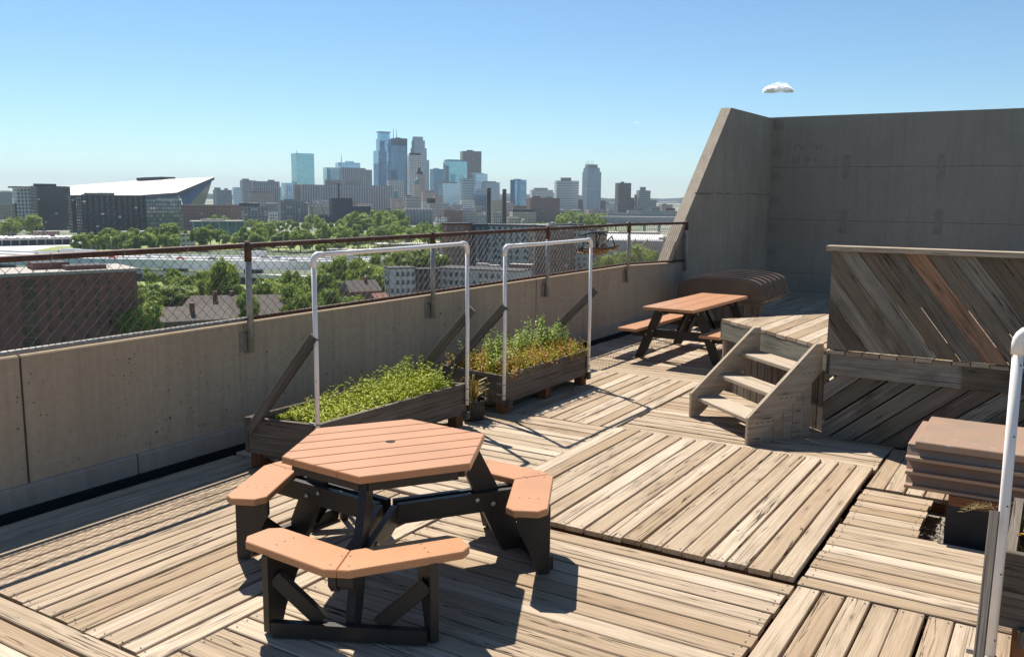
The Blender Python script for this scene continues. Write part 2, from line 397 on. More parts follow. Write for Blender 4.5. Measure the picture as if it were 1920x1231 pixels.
# ================================================================ ROOF DECK (setting)
XE = [-6.40, -3.82, -1.255, 1.30, 3.85]
YE = [-2.82, -.07, 2.68, 5.455, 8.22, 10.95, 13.70, 16.45, 19.2, 21.95, 23.40]
mem = MB(); mem.box((-6.66, -4, -.30), (13, 0, 0), (0, 27.6, 0), (0, 0, .12)); tag(mem.build('roof_membrane', M['membrane']), kind='structure')
zoff = {(1, 3): .034, (0, 2): -.004, (1, 2): -.012, (0, 3): .012, (2, 2): -.008, (2, 3): -.004, (0, 1): .006, (1, 4): .0}
def deck_panel(i, j, x0, x1, y0, y1, along_y, holes=None, name='deck_panel'):
    b = MB(); z = zoff.get((i, j), random.uniform(-.012, .012))
    g = .008
    lo, hi = (x0+g, x1-g) if along_y else (y0+g, y1-g)
    s0, s1 = (y0+g, y1-g) if along_y else (x0+g, x1-g)
    n = max(1, round((hi-lo)/.152)); pit = (hi-lo)/n
    nails = []
    for k in range(n):
        c = lo+(k+.5)*pit+random.uniform(-.002, .002)
        gap = random.choice([.009, .011, .013, .016, .021])
        w_ = pit-gap
        a0, a1 = s0+random.uniform(-.006, .014), s1-random.uniform(-.006, .014)
        segs_ = [(a0, a1)]
        if holes:
            hx0, hx1, hy0, hy1 = holes
            inb = (hx0-.05 < c < hx1) if along_y else (hy0 < c < hy1)
            if inb: segs_ = [(a0, min(a1, (hy0 if along_y else hx0)+random.uniform(-.015, .015))), (max(a0, hy1 if along_y else hx1), a1)]
        dz = random.uniform(-.003, .003); t = min(1, max(0, random.betavariate(1.1, 1.3)))
        for (q0, q1) in segs_:
            if q1-q0 < .08: continue
            if along_y: p0, p1 = (c, q0, z+dz), (c, q1, z+dz)
            else: p0, p1 = (q0, c, z+dz), (q1, c, z+dz)
            b.plank(p0, p1, (0, 0, 1), w_, .036, 7, random.uniform(.001, .0045), t, .005)
            for e, sg in ((q0, 1), (q1, -1)):
                for off in (-.045, .05):
                    ee = e+sg*random.uniform(.03, .05); cc = c+off+random.uniform(-.012, .012)
                    nails.append((cc, ee, z+dz+.0045) if along_y else (ee, cc, z+dz+.0045))
    for (x, y, zz) in nails:
        r = .0058
        b.face([(x+r*cos(a), y+r*sin(a), zz) for a in (0, 1.05, 2.09, 3.14, 4.19, 5.24)], None, .5, 1)
    # joists the boards are nailed to
    for e in (s0+.06, (s0+s1)/2, s1-.06):
        zz = z-.045
        if holes and along_y is False and holes[0]-.1 < e: pass
        if along_y: b.box((lo, e-.02, zz-.12), (hi-lo, 0, 0), (0, .04, 0), (0, 0, .12), .2, 2)
        else:
            L = hi-lo
            if holes: L = min(L, holes[2]-lo-.05)
            b.box((e-.02, lo, zz-.12), (.04, 0, 0), (0, L, 0), (0, 0, .12), .2, 2)
    return tag(b.build(name, [M['deck'], M['iron'], M['cedar']]), kind='structure')
HOLE = (-.72, .95, 6.70, 7.60)
for i in range(4):
    for j in range(len(YE)-1):
        if i >= 2 and j >= 4: continue
        if i == 1 and j >= 5 and False: continue
        y0, y1 = YE[j], YE[j+1]
        if i == 2 and j == 3: y1 = 7.67
        if i == 2 and j == 4: continue
        deck_panel(i, j, XE[i], XE[i+1], y0, y1, (i+j) % 2 == 0, HOLE if (i, j) == (2, 3) else None)
deck_panel(2, 9, XE[2], XE[3], 7.69, 9.05, True)
gb = MB(); N = 26
for a in range(N):
    for c in range(14):
        x = HOLE[0]+.02+(HOLE[1]-HOLE[0]-.04)*a/N; y = HOLE[2]-.12+(HOLE[3]-HOLE[2]+.24)*c/14
gb.box((HOLE[0]-.2, HOLE[2]-.2, -.178), (2.0, 0, 0), (0, 1.3, 0), (0, 0, .05), .5)
rg = random.Random(3)
for q in range(420):
    x, y = rg.uniform(-.74, -.5), rg.uniform(6.62, 7.62); r = rg.uniform(.007, .018)
    pts = [(x+r*cos(a)*rg.uniform(.7, 1.2), y+r*sin(a)*rg.uniform(.7, 1.2), -.13) for a in (0, 1.2, 2.5, 3.8, 5)]
    top = (x, y, -.13+r*1.1)
    for e in range(5): gb.face([pts[e], pts[(e+1) % 5], top], None, .5, rg.choice((0, 0, 1)))
tag(gb.build('gravel', [M['gravel'], plain('pale_pebble', (.42, .38, .32), .9)]), kind='stuff')

# ================================================================ PARAPET WALL, FIN WALL, BACK WALL
WX = -6.628
pw = empty('parapet_wall', 'low pitted concrete parapet wall running along the left side of the deck under the chain link fence', 'wall', (WX, 8, 0))
def local(o, x, y, z): return (x-o.location.x, y-o.location.y, z-o.location.z)
b = MB()
prof = [(-2.5, 1.17), (14.61, 1.175), (16.95, 1.09)]
ys = [-2.5, 3.66, 11.4, 16.95]
def topz(y): return 1.172 if y < 14.61 else 1.172-(y-14.61)/2.76*.098
for k in range(3):
    y0, y1 = ys[k]+.008, ys[k+1]-(.008 if k < 2 else 0)
    pts = [y0]+[q for q in (14.61,) if y0 < q < y1]+[y1]
    poly = [(y0, -.5), (y1, -.5)]+[(q, topz(q)-.012) for q in reversed(pts)]
    b.prism(local(pw, WX, 0, 0), (0, 1, 0), (0, 0, 1), (-.24, 0, 0), poly, .5)
    # bevelled arris and weathered top
    for q0, q1 in zip(pts[:-1], pts[1:]):
        a, c = topz(q0), topz(q1)
        P = lambda x, y, z: local(pw, x, y, z)
        b.face([P(WX, q0, a-.012), P(WX, q1, c-.012), P(WX-.012, q1, c), P(WX-.012, q0, a)], None, .5)
        b.face([P(WX-.012, q0, a), P(WX-.012, q1, c), P(WX-.24, q1, c), P(WX-.24, q0, a)], None, .5)
b.build('wall_body', M['conc'], pw)
b = MB(); b.box(local(pw, WX-.02, 3.652, 0), (.022, 0, 0), (0, .016, 0), (0, 0, 1.15)); b.box(local(pw, WX-.02, 11.392, 0), (.022, 0, 0), (0, .016, 0), (0, 0, 1.15)); b.build('expansion_joint', M['seal'], pw)
b = MB()
for k in range(14):
    y0 = -2.5+k*1.42; y1 = min(y0+1.405, 17.2)
    b.prism(local(pw, WX, y0, 0), (1, 0, 0), (0, 0, 1), (0, y1-y0, 0), [(.0, .0), (.026, .0), (.026, .155), (.018, .172), (.0, .178)], .5)
b.build('base_flashing', M['flash'], pw)
b = MB(); b.box(local(pw, WX+.001, -2.5, -.28), (.02, 0, 0), (0, 25.8, 0), (0, 0, .278)); b.build('base_membrane', M['membrane'], pw)

fw_ = empty('fin_wall', 'tall tapering concrete fin wall with a sloping sunlit front edge', 'wall', (WX, 20, 0))
b = MB()
poly = [(16.95, -.5), (23.49, -.5), (23.49, 4.40), (20.02, 4.385), (17.43, 1.955), (16.95, 1.5)]
poly = [(16.96, -.5), (23.487, -.5), (23.487, 4.40), (20.02, 4.385), (16.96, 1.50)]
b.prism(local(fw_, WX, 0, 0), (0, 1, 0), (0, 0, 1), (-.235, 0, 0), poly, .5)
b.prism(local(fw_, WX-.02, 0, 0), (0, 1, 0), (0, 0, 1), (-.212, 0, 0), [(16.58, 1.10), (16.955, 1.10), (16.955, 1.498)], .5)
o = b.build('wall_body', M['concfin'], fw_)
b = MB(); rg = random.Random(5)
y = 17.9
while y < 23.4:
    l = rg.uniform(.15, .5); z = 2.47+rg.uniform(-.012, .012)+(.015*sin(y*3)); h = rg.uniform(.006, .03)
    b.box(local(fw_, WX, y, z-h/2), (.004, 0, 0), (0, l, 0), (0, 0, h)); y += l+.0
b.build('stained_joint', plain('joint_stain', (.21, .165, .12), .9, 0, .6, 12), fw_)

BY = 23.49
bw = empty('back_wall', 'tall blank grey concrete wall across the far end of the deck with steel plates', 'wall', (0, BY, 0))
b = MB(); zc = [-.5, .47, 1.835, 3.163, 4.44]
for k in range(4):
    b.box(local(bw, WX-.235, BY+.003, zc[k]+.004), (14.5, 0, 0), (0, .24, 0), (0, 0, zc[k+1]-zc[k]-.008), .5)
b.build('wall_body', M['concback'], bw)
b = MB()
for z in zc[1:4]: b.box(local(bw, WX, BY+.02, z-.006), (14, 0, 0), (0, .02, 0), (0, 0, .012))
b.build('pour_joint', M['seal'], bw)
def plate(pars, pos, size, mat='plate'):
    b = MB(); x, y, z = pos; b.box((x-size[0]/2, y-.018, z-size[1]/2), (size[0], 0, 0), (0, .018, 0), (0, 0, size[1]))
    o = b.build('steel_plate', M[mat], pars)
    for q in (-1, 1):
        bb = MB(); zz = z+q*(size[1]/2-.07); bb.tube([(x, y-.018, zz), (x, y-.045, zz)], .026, 6); bb.build('bolt', M['plate'], o)
for px, py in ((1588, 313), (1765, 313), (1582, 415), (1760, 416)):
    d = ray(px, py); p = CAMPOS+d*((BY-CAMPOS.y)/d.y)
    plate(bw, local(bw, p.x, BY, p.z), (.15, .56))
for z in (4.25, 3.55, 2.93, 2.3, 1.62, 1.0): plate(bw, local(bw, WX+.13, BY, z), (.22, .24))
# water streaks under two plates are part of the concrete; faint scratched marks:
b = MB(); rg = random.Random(11)
for k in range(11):
    x0 = -6.05+(k % 6)*.13+rg.uniform(-.03, .03); z0 = 3.75-(k//6)*.33+rg.uniform(-.03, .03)
    pts = [local(bw, x0+rg.uniform(-.05, .05), BY-.001, z0-q*.045+rg.uniform(-.01, .01)) for q in range(4)]
    b.tube(pts, .006, 4)
b.build('scratched_mark', plain('scratch', (.24, .21, .18), .9), bw)

# ================================================================ CHAIN LINK FENCE
fe = empty('chain_link_fence', 'rusty chain link fence with round pipe rails on top of the concrete parapet', 'fence', (-6.59, 8, 1.2))
FX = -6.575
def rz(y): return 1.905 if y < 14.56 else 1.905-(y-14.56)/2.81*.035
def L(x, y, z): return local(fe, x, y, z)
b = MB(); b.tube([L(FX, y, rz(y)) for y in (-2.5, 3, 8, 14.56, 17.4)], .0255, 12); b.build('top_rail', M['rust'], fe)
b = MB(); b.tube([L(FX-.035, y, topz(y)+.032) for y in (-2.5, 3, 5.85)], .022, 10); b.build('bottom_rail', M['galv'], fe)
b = MB(); b.tube([L(FX-.035, y, topz(y)+.032) for y in (5.86, 8, 14.56, 17.4)], .022, 10); b.build('bottom_rail', M['rust'], fe)
posts = [-2.79, .09, 2.97, 5.85, 8.76, 11.62, 14.53, 17.36]
for k, y in enumerate(posts):
    if y < -2.6: continue
    zt = rz(y)-.03; b = MB()
    zb = .885 if y < 17 else .90
    b.tube([L(FX+.012, y, zb), L(FX+.012, y, zt)], .031, 12)
    po = b.build('post', M['galv'], fe)
    b = MB(); b.tube([L(FX+.012, y, zt-.12), L(FX+.012, y, zt+.02), L(FX, y, zt+.075)], [.034, .034, .025], 12); b.build('post_cap', M['rust'], po)
    b = MB(); b.box(L(WX+.001, y-.085, .89), (.012, 0, 0), (0, .17, 0), (0, 0, .19)); b.box(L(WX+.012, y-.052, .89), (.016, 0, 0), (0, .104, 0), (0, 0, .17)); b.build('post_bracket', M['plate'], po)
# woven zigzag wires
P_ = .105; b = MB(); y = -2.3; k = 0; r = .0027
z0, z1 = 1.2, 1.9
nz = 14; hz = (z1-z0)/nz
while y < 17.3:
    for side in (0,):
        pts = []
        for q in range(nz+1):
            zz = z0+hz*q; yy = y+(P_/2 if (q+k) % 2 else 0)
            drop = (1.172-topz(yy))*(1-(q/nz)*.65)
            xx = FX-.012+(.006 if q % 2 else -.006)
            pts.append(L(xx, yy, zz-drop))
        b.tube(pts, r, 4, caps=False, smooth=False)
    y += P_/2; k += 1
b.build('wire_mesh', M['wire'], fe)
for y in [0.2+.62*q for q in range(28)]:
    b = MB(); c = [L(FX+.0285*cos(a), y+.004*sin(a), rz(y)+.0285*sin(a)) for a in [q*pi/6 for q in range(13)]]
    b.tube(c, .003, 5, caps=False); b.tube([L(FX+.0, y, rz(y)-.034), L(FX-.01, y+.01, rz(y)-.07)], .0025, 4); b.build('tie_wire', M['galv'], fe)

# ================================================================ PLANTER BOXES WITH PVC FRAMES
def quad_at(c, u, v): return c[0].lerp(c[3], u).lerp(c[1].lerp(c[2], u), v)   # c: near-wall, near-front, far-front, far-wall
def planter(name, label, corners, rim, bot, feetz, ms, mid_foot=True, feet_mat='cedar', soilz=.09, group='raised timber planter boxes'):
    c = [V((x, y, 0)) for x, y in corners]; ctr = sum(c, V())/4
    root = empty(name, label, 'planter', (ctr.x, ctr.y, feetz), group)
    c = [p-ctr for p in c]; rim -= feetz; bot -= feetz
    t = .042; Z = lambda p, z: V((p.x, p.y, z))
    b = MB()
    def side(p, q, inward, proud=0.0):
        d = (q-p).normalized(); n = V((-d.y, d.x, 0))
        if n.dot(inward) < 0: n = -n
        h = rim-bot
        for z0, z1 in ((bot, bot+h*.49), (bot+h*.50, rim)):
            pp, qq = p-d*proud, q+d*proud
            if n.cross(d).z > 0: b.box(Z(pp, z0), n*t, qq-pp, V((0, 0, z1-z0)), random.uniform(.1, .9))
            else: b.box(Z(pp, z0), qq-pp, n*t, V((0, 0, z1-z0)), random.uniform(.1, .9))
    O = V((0, 0, 0))
    for k in (1, 3):
        p, q = c[k], c[(k+1) % 4]; side(p, q, -(p+q)/2, .0)
    for k in (0, 2):
        p, q = c[k], c[(k+1) % 4]; d = (q-p).normalized(); side(p+d*(t+.001), q-d*(t+.001), -(p+q)/2, 0)
    b.build('box_side', M[ms], root)
    # soil
    s = MB(); ins = [p*.955 for p in c]; n = 14; grid = {}
    for i in range(n+1):
        for j in range(n+1):
            p = ins[0].lerp(ins[3], i/n).lerp(ins[1].lerp(ins[2], i/n), j/n); grid[i, j] = (p.x, p.y, rim-soilz+random.uniform(-.02, .02))
    for i in range(n):
        for j in range(n): s.face([grid[i, j], grid[i, j+1], grid[i+1, j+1], grid[i+1, j]], None, .5, 0, True)
    s.build('soil', M['soil'], root)
    # feet and the cross pieces that show under the box
    us = (.05, .5, .95) if mid_foot else (.05, .95)
    for u in us:
        for v in (.08, .93):
            p = c[0].lerp(c[3], u).lerp(c[1].lerp(c[2], u), v); f = MB(); f.cbox((p.x, p.y, (bot-.002)/2), (.11, .12, bot-.002), 0, .4); f.build('foot', M[feet_mat], root)
    for u in (.035, .965):
        a = c[1].lerp(c[2], u); d2 = (c[1]-c[0]).normalized(); f = MB()
        p0 = c[0].lerp(c[3], u)+V((0, 0, bot+.02)); p1 = a+d2*.055+V((0, 0, bot+.02))
        f.box(p0-V((0, .0, .075)), p1-p0, (c[2]-c[1]).normalized()*.06, V((0, 0, .074)), .8); f.build('cross_piece', M['grey'], root)
    return root
def pvc_frame(label, p0, p1, zb0, zb1, zt0, zt1, braces, big=.0205):
    ctr = (V((*p0, 0))+V((*p1, 0)))/2
    root = empty('pipe_frame', label, 'frame', (ctr.x, ctr.y, min(zb0, zb1)), 'white pipe frames on the planters')
    R0 = big; o = V((ctr.x, ctr.y, min(zb0, zb1)))
    a, c = V((*p0, 0))-ctr*1, V((*p1, 0))-ctr*1
    a = V((a.x, a.y, 0)); c = V((c.x, c.y, 0)); zb = o.z
    for p, z0, z1, other, zz in ((a, zb0, zt0, c, zt1), (c, zb1, zt1, a, zt0)):
        b = MB(); b.tube([p+V((0, 0, z0-zb)), p+V((0, 0, (z0+z1)/2-zb))+V((.004, .003, 0)), p+V((0, 0, z1-zb-.06))], R0, 14); pip = b.build('upright_pipe', M['pvc'], root)
        for z in (z0+.05, z0+.17):
            h = MB(); h.tube([p+V((cos(q)*(R0+.003), sin(q)*(R0+.003), z-zb)) for q in [k*pi/6 for k in range(13)]], .005, 5); h.cbox((p.x-.045, p.y, z-zb), (.09, .012, .02), 0, .5); h.build('pipe_clamp', M['galv'], pip)
        for q in range(5):
            h = MB(); e = p+V((0, 0, z0-zb+.25+.3*q)); dv = V((.7, -.75, 0)).normalized(); h.tube([e+dv*(R0-.002), e+dv*(R0+.0012)], .004, 6); h.build('drilled_hole', M['iron'], pip)
        d = (other+V((0, 0, zz-zb))-p-V((0, 0, z1-zb))).normalized()
        top = p+V((0, 0, z1-zb)); b = MB()
        pts = [top-V((0, 0, .095)), top-V((0, 0, .055)), top-V((0, 0, .05))+V((0, 0, 0))]
        pts = [top-V((0, 0, .10)), top-V((0, 0, .055))]+[top+d*(.055*(1-cos(q)))+V((0, 0, -.055*(1-sin(q)))) for q in (.3, .6, .9, 1.2, 1.5)]+[top+d*.10]
        b.tube(pts, R0*1.27, 14); b.build('elbow', M['pvc'], root)
    b = MB(); ta, tc = a+V((0, 0, zt0-zb)), c+V((0, 0, zt1-zb)); d = (tc-ta).normalized()
    mid = (ta+tc)/2-V((0, 0, .004)); b.tube([ta+d*.06, mid, tc-d*.06], R0, 14); b.build('top_pipe', M['pvc'], root)
    for s, e in braces:
        s, e = V(s)-o, V(e)-o; b = MB(); d = (e-s).normalized(); side = d.cross(V((0, 0, 1))).normalized(); up = side.cross(d)
        b.plank(s, e, up, .038, .085, 3, .003, .25); b.build('brace', M['grey'], root)
    return root
C1 = [(-5.985, 5.228), (-5.25, 5.37), (-5.18, 7.48), (-5.93, 7.36)]
C2 = [(-5.985, 8.164), (-5.077, 8.03), (-5.06, 10.05), (-5.94, 10.18)]
planter('planter_box', 'weathered grey timber planter nearest the six sided table, full of bright yellow green herbs', C1, .457, .14, 0, 'grey')
planter('planter_box', 'weathered grey timber planter with rust coloured dry growth and tall green weeds', C2, .452, .14, 0, 'grey')
pvc_frame('white plastic pipe frame standing over the planter of yellow green herbs', (-5.225, 5.345), (-5.155, 7.46), .30, .235, 1.90, 1.91,
          [((-5.975, 5.24, .36), (-5.255, 5.33, 1.25)), ((-5.92, 7.36, .36), (-5.15, 7.50, 1.27))])
pvc_frame('white plastic pipe frame standing over the planter with rust coloured growth', (-5.06, 8.03), (-5.03, 10.0), .19, .20, 1.858, 1.858,
          [((-5.97, 8.18, .38), (-5.075, 8.02, 1.25)), ((-5.93, 10.15, .38), (-4.995, 10.04, 1.27))])
# right hand planter, raised higher, cut by the frame edge
C3 = [(-.105, 5.06), (-.105, 4.22), (2.1, 4.22), (2.1, 5.06)]
planter('planter_box', 'tall timber planter on bolted reddish legs at the right edge with dried orange flowers', C3, .90, .565, 0, 'grey', True, 'cedar', .12)
pvc_frame('white plastic pipe frame at the right edge rising in front of the tall planter', (-.123, 4.15), (2.05, 4.15), .28, .28, 1.872, 1.872,
          [((-.128, 3.05, -.0), (-.152, 4.05, 1.13)), ((2.2, 3.05, 0), (2.15, 4.12, 1.245))], .0215)

# ---- plants
def leaf(b, p, d, up, L_, W_, tint, mi=0):
    d = V(d).normalized(); s = d.cross(V(up)); s = s.normalized() if s.length > 1e-4 else d.orthogonal().normalized()
    p = V(p); n = s.cross(d)
    a, m1, m2, e = p, p+d*L_*.5+s*W_/2+n*L_*.06, p+d*L_*.5-s*W_/2+n*L_*.06, p+d*L_-n*L_*.1
    b.face([a, m1, e, m2], [(0, 0), (.5, .5), (1, 0), (.5, -.5)], tint, mi, True)
def sprig(b, base, h, lean, nl, ll, rg, ta=0, tb=1, mi=0, stem=True, droop=.35):
    base = V(base); top = base+V((lean[0], lean[1], h)); mid = base.lerp(top, .5)+V((rg.uniform(-.02, .02), rg.uniform(-.02, .02), 0))
    if stem: b.tube([base, mid, top], [.004, .003, .0015], 4, .3, caps=False, mi=mi)
    for k in range(nl):
        f = .15+.85*(k+rg.random()*.7)/nl; p = (base.lerp(mid, f*2) if f < .5 else mid.lerp(top, f*2-1)); a = k*2.4+rg.uniform(-.5, .5)
        d = V((cos(a), sin(a), rg.uniform(-droop, .8))); l = ll*rg.uniform(.6, 1.2)*(1.15-.5*f)
        leaf(b, p, d, (0, 0, 1), l, l*.42, rg.uniform(ta, tb), mi)
rg = random.Random(21)
cv1 = [V((x, y, 0)) for x, y in C1]; cv2 = [V((x, y, 0)) for x, y in C2]; cv3 = [V((x, y, 0)) for x, y in C3]
def inside(c, u, v): return c[0].lerp(c[3], u).lerp(c[1].lerp(c[2], u), v)
b = MB()
for k in range(1000):
    u, v = rg.uniform(.10, .955), rg.uniform(.07, .94)
    if u > .42 and u < .62 and v < .16: continue
    if u < .14 and v < .4: continue
    env = min(1.25, .35+1.2*u)*rg.choice((.6, .8, 1, 1, 1.3, 1.7)) * (1-.45*abs(v-.5))*(1 if v > .2 else .55)
    p = inside(cv1, u, v); p.z = .36
    sprig(b, p, rg.uniform(.08, .20)*env+.04, (rg.uniform(-.06, .06), rg.uniform(-.06, .06)), 9, .05, rg, 0, 1)
tag(b.build('herb_cover', M['herb']), 'dense bright yellow green herb foliage filling the planter nearest the table', 'herbs', kind='stuff')
b = MB()
for k in range(1150):
    u, v = rg.uniform(.03, .98), rg.uniform(.05, 1.0); p = inside(cv2, u, v); p.z = .37
    green = rg.random() < .2
    sprig(b, p, rg.uniform(.10, .27), (rg.uniform(-.08, .08), rg.uniform(-.08, .08)), 11, .042, rg, 0, 1, 1 if green else 0)
tag(b.build('dry_cover', [M['dry'], M['herb']]), 'rust brown and yellow dying ground growth in the second planter', 'dry growth', kind='stuff')
def weed(label, u, v, c, h, n, spread, group, mats=('weed', 'weed'), ll=.075, z=.36, cat='plant'):
    p = inside(c, u, v); root = empty('leafy_weed', label, cat, (p.x, p.y, z), group); b = MB()
    if group.startswith('green'): n = int(n*1.8); h *= 1.06; spread *= 1.25
    for k in range(n):
        a = rg.uniform(0, 6.28); s = rg.uniform(0, spread)
        sprig(b, (cos(a)*s*.5, sin(a)*s*.5, 0), h*rg.uniform(.65, 1.0), (cos(a)*s, sin(a)*s), int(10+h*26), ll, rg, 0, .9, 0, True, .5)
    b.build('foliage', M[mats[0]], root); return root
G = 'green weeds in the second planter'
weed('green weed clump at the near corner of the second planter beside the wall', .14, .25, cv2, .34, 7, .10, G)
weed('lush green weed clump behind the near pole of the second frame', .22, .62, cv2, .50, 12, .15, G)
weed('single narrow green weed rising above the middle of the second planter', .50, .45, cv2, .44, 4, .06, G)
weed('broad green weed in the middle of the rust coloured growth', .62, .40, cv2, .40, 9, .14, G)
weed('tallest green weed near the far end of the second planter', .80, .42, cv2, .52, 14, .15, G)
weed('small green weed spilling by the far corner of the second planter', .95, .55, cv2, .36, 8, .10, G)
weed('short green weed standing in the second planter just left of the near pole', .10, .70, cv2, .30, 5, .08, G)
G = 'tall stems in the first planter'
weed('tallest lone green stem sticking up at the far end of the herb planter', .86, .30, cv1, .42, 2, .03, G, ('herb', 'herb'), .06)
weed('short leafy stem standing up in the middle of the herb planter', .66, .20, cv1, .30, 2, .02, G, ('herb', 'herb'), .05)
weed('leafy stem at the back of the herb planter between the two tall ones', .80, .22, cv1, .30, 3, .04, G, ('herb', 'herb'), .05)
# right planter: dried orange flowers and straw
b = MB()
for k in range(260):
    u, v = rg.uniform(.02, .6), rg.uniform(.15, .9); p = inside(cv3, u, v); p.z = .78
    sprig(b, p, rg.uniform(.05, .17), (rg.uniform(-.05, .05), rg.uniform(-.05, .05)), 12, .026, rg, 0, 1, 0)
    if rg.random() < .5:
        q = p+V((0, 0, .16))
        for e in range(16): leaf(b, q, (rg.uniform(-1, 1), rg.uniform(-1, 1), rg.uniform(-.3, 1)), (0, 0, 1), .03, .012, rg.random(), 0)
tag(b.build('dried_flowers', [M['dry']]), 'dried orange brown flower heads in the tall planter at the right edge', 'dried flowers', kind='stuff')
root = empty('dry_grass_stalk', 'pale dry grass stalk leaning out of the tall planter across the brown slatted bench', 'grass stalk', (-.12, 4.9, .80))
b = MB(); st = [V((0, 0, 0)), V((-.07, -.0, .075)), V((-.14, .02, .055)), V((-.20, .02, .02))]
b.tube(st, [.003, .0025, .002, .001], 5, .4)
for k in range(60):
    f = rg.uniform(.2, 1)*2.99; i = int(f); p = st[i].lerp(st[i+1], f-i); leaf(b, p, (rg.uniform(-1, .4), rg.uniform(-.4, .4), rg.uniform(-.2, 1)), (0, 0, 1), .04, .006, rg.random())
b.build('seed_head', M['straw'], root)
# potted dried aloe
pt = empty('potted_plant', 'dried yellow brown aloe like plant in a black pot between the two planters', 'potted plant', (-5.26, 7.72, 0))
b = MB(); pr = [(.10, 0), (.125, .02), (.14, .2), (.15, .21), (.15, .235), (.135, .235), (.13, .2)]
for k in range(len(pr)-1):
    for q in range(18):
        a0, a1 = 2*pi*q/18, 2*pi*(q+1)/18
        P4 = [(pr[k][0]*cos(a0), pr[k][0]*sin(a0), pr[k][1]), (pr[k][0]*cos(a1), pr[k][0]*sin(a1), pr[k][1]), (pr[k+1][0]*cos(a1), pr[k+1][0]*sin(a1), pr[k+1][1]), (pr[k+1][0]*cos(a0), pr[k+1][0]*sin(a0), pr[k+1][1])]
        b.face(P4, None, .5, 0, True)
b.build('pot', M['pot'], pt)
b = MB()
for k in range(46):
    a = rg.uniform(0, 6.28); l = rg.uniform(.12, .26); d = V((cos(a), sin(a), 0)); w0 = rg.uniform(.012, .022); t = rg.random(); hz_ = rg.uniform(.2, .62)
    pts = [V((0, 0, hz_*.5))+d*.015, V((0, 0, hz_*.75))+d*l*.35, V((0, 0, hz_*.8))+d*l*.75, V((0, 0, hz_*.45))+d*l]
    s = d.cross(V((0, 0, 1)))
    for i in range(3):
        w1, w2 = w0*(1-i/3), w0*(1-(i+1)/3)
        b.face([pts[i]+s*w1, pts[i+1]+s*w2, pts[i+1]-s*w2, pts[i]-s*w1], None, t, 0, True)
b.tube([(0, 0, .18), (.01, 0, .5)], [.02, .012], 6, .2)
b.build('leaf_rosette', M['aloe'], pt)

# ================================================================ SIX SIDED TABLE
def clip(poly, n, d):       # keep points with p.n <= d
    out = []
    for i in range(len(poly)):
        a, c = poly[i], poly[(i+1) % len(poly)]
        fa, fc = a[0]*n[0]+a[1]*n[1]-d, c[0]*n[0]+c[1]*n[1]-d
        if fa <= 0: out.append(a)
        if fa*fc < 0:
            t = fa/(fa-fc); out.append((a[0]+(c[0]-a[0])*t, a[1]+(c[1]-a[1])*t))
    return out
def chamfer_slab(b, o, ex, ey, poly, z1, t, tint, ch=.006, mi=0):
    """flat slab with a small chamfer round its upper edge; poly in (ex,ey), counter-clockwise"""
    ex, ey, o = V(ex), V(ey), V(o)
    ar = sum(poly[i][0]*poly[(i+1) % len(poly)][1]-poly[(i+1) % len(poly)][0]*poly[i][1] for i in range(len(poly)))
    if ar < 0: poly = poly[::-1]
    if ex.cross(ey).z < 0: poly = [(x, y) for x, y in poly][::-1]
    cx = sum(p[0] for p in poly)/len(poly); cy = sum(p[1] for p in poly)/len(poly)
    k = len(poly); ins = []
    for i in range(k):
        p, a, c = V(poly[i]+(0,)), V(poly[i-1]+(0,)), V(poly[(i+1) % k]+(0,))
        d1, d2 = (p-a).normalized(), (c-p).normalized()
        n1, n2 = V((-d1.y, d1.x, 0)), V((-d2.y, d2.x, 0))
        if n1.dot(V((cx, cy, 0))-p) < 0: n1, n2 = -n1, -n2
        q = p+(n1+n2)*(ch/(1+max(n1.dot(n2), -.5))); ins.append((q.x, q.y))
    W = lambda p, z: o+ex*p[0]+ey*p[1]+V((0, 0, z))
    ou, ov = random.uniform(0, 50), random.uniform(0, 50); U = lambda p: (p[0]+ou, p[1]+ov)
    b.face([W(p, z1) for p in ins], [U(p) for p in ins], tint, mi)
    b.face([W(p, z1-t) for p in poly][::-1], [U(p) for p in poly][::-1], tint, mi)
    for i in range(k):
        j = (i+1) % k
        b.face([W(poly[i], z1-ch), W(poly[j], z1-ch), W(ins[j], z1), W(ins[i], z1)], None, tint, mi)
        b.face([W(poly[i], z1-t), W(poly[j], z1-t), W(poly[j], z1-ch), W(poly[i], z1-ch)], None, tint, mi)
TC, TH, TR, TZ, BZ = (-3.55, 4.255), rad(-63.8), .665, .825, .485
tb = empty('picnic_table', 'six sided tan table with three attached angled benches on black legs', 'picnic table', (TC[0], TC[1], 0))
hexa = [(TR*cos(TH+k*pi/3), TR*sin(TH+k*pi/3)) for k in range(6)]
pa = TH+2*pi/3; ax = (cos(pa), sin(pa)); ay = (-sin(pa), cos(pa)); apo = TR*cos(pi/6)
b = MB()
loc = [(x*ax[0]+y*ax[1], x*ay[0]+y*ay[1]) for x, y in hexa]
for k in range(7):
    s0, s1 = -apo+2*apo*k/7, -apo+2*apo*(k+1)/7
    p = clip(clip(loc, (0, 1), s1-.003), (0, -1), -(s0+.003))
    chamfer_slab(b, (0, 0, 0), (ax[0], ax[1], 0), (ay[0], ay[1], 0), p, TZ, .043, .5, .005)
top = b.build('tabletop', M['tan'], tb)
b = MB(); hx, hy = -.03, .06
b.face([(hx+.032*cos(q*pi/8), hy+.032*sin(q*pi/8), TZ+.0015) for q in range(16)], None, .5)
b.build('umbrella_hole', plain('dark_hole', (.012, .006, .004), .9), top)
UVW = []
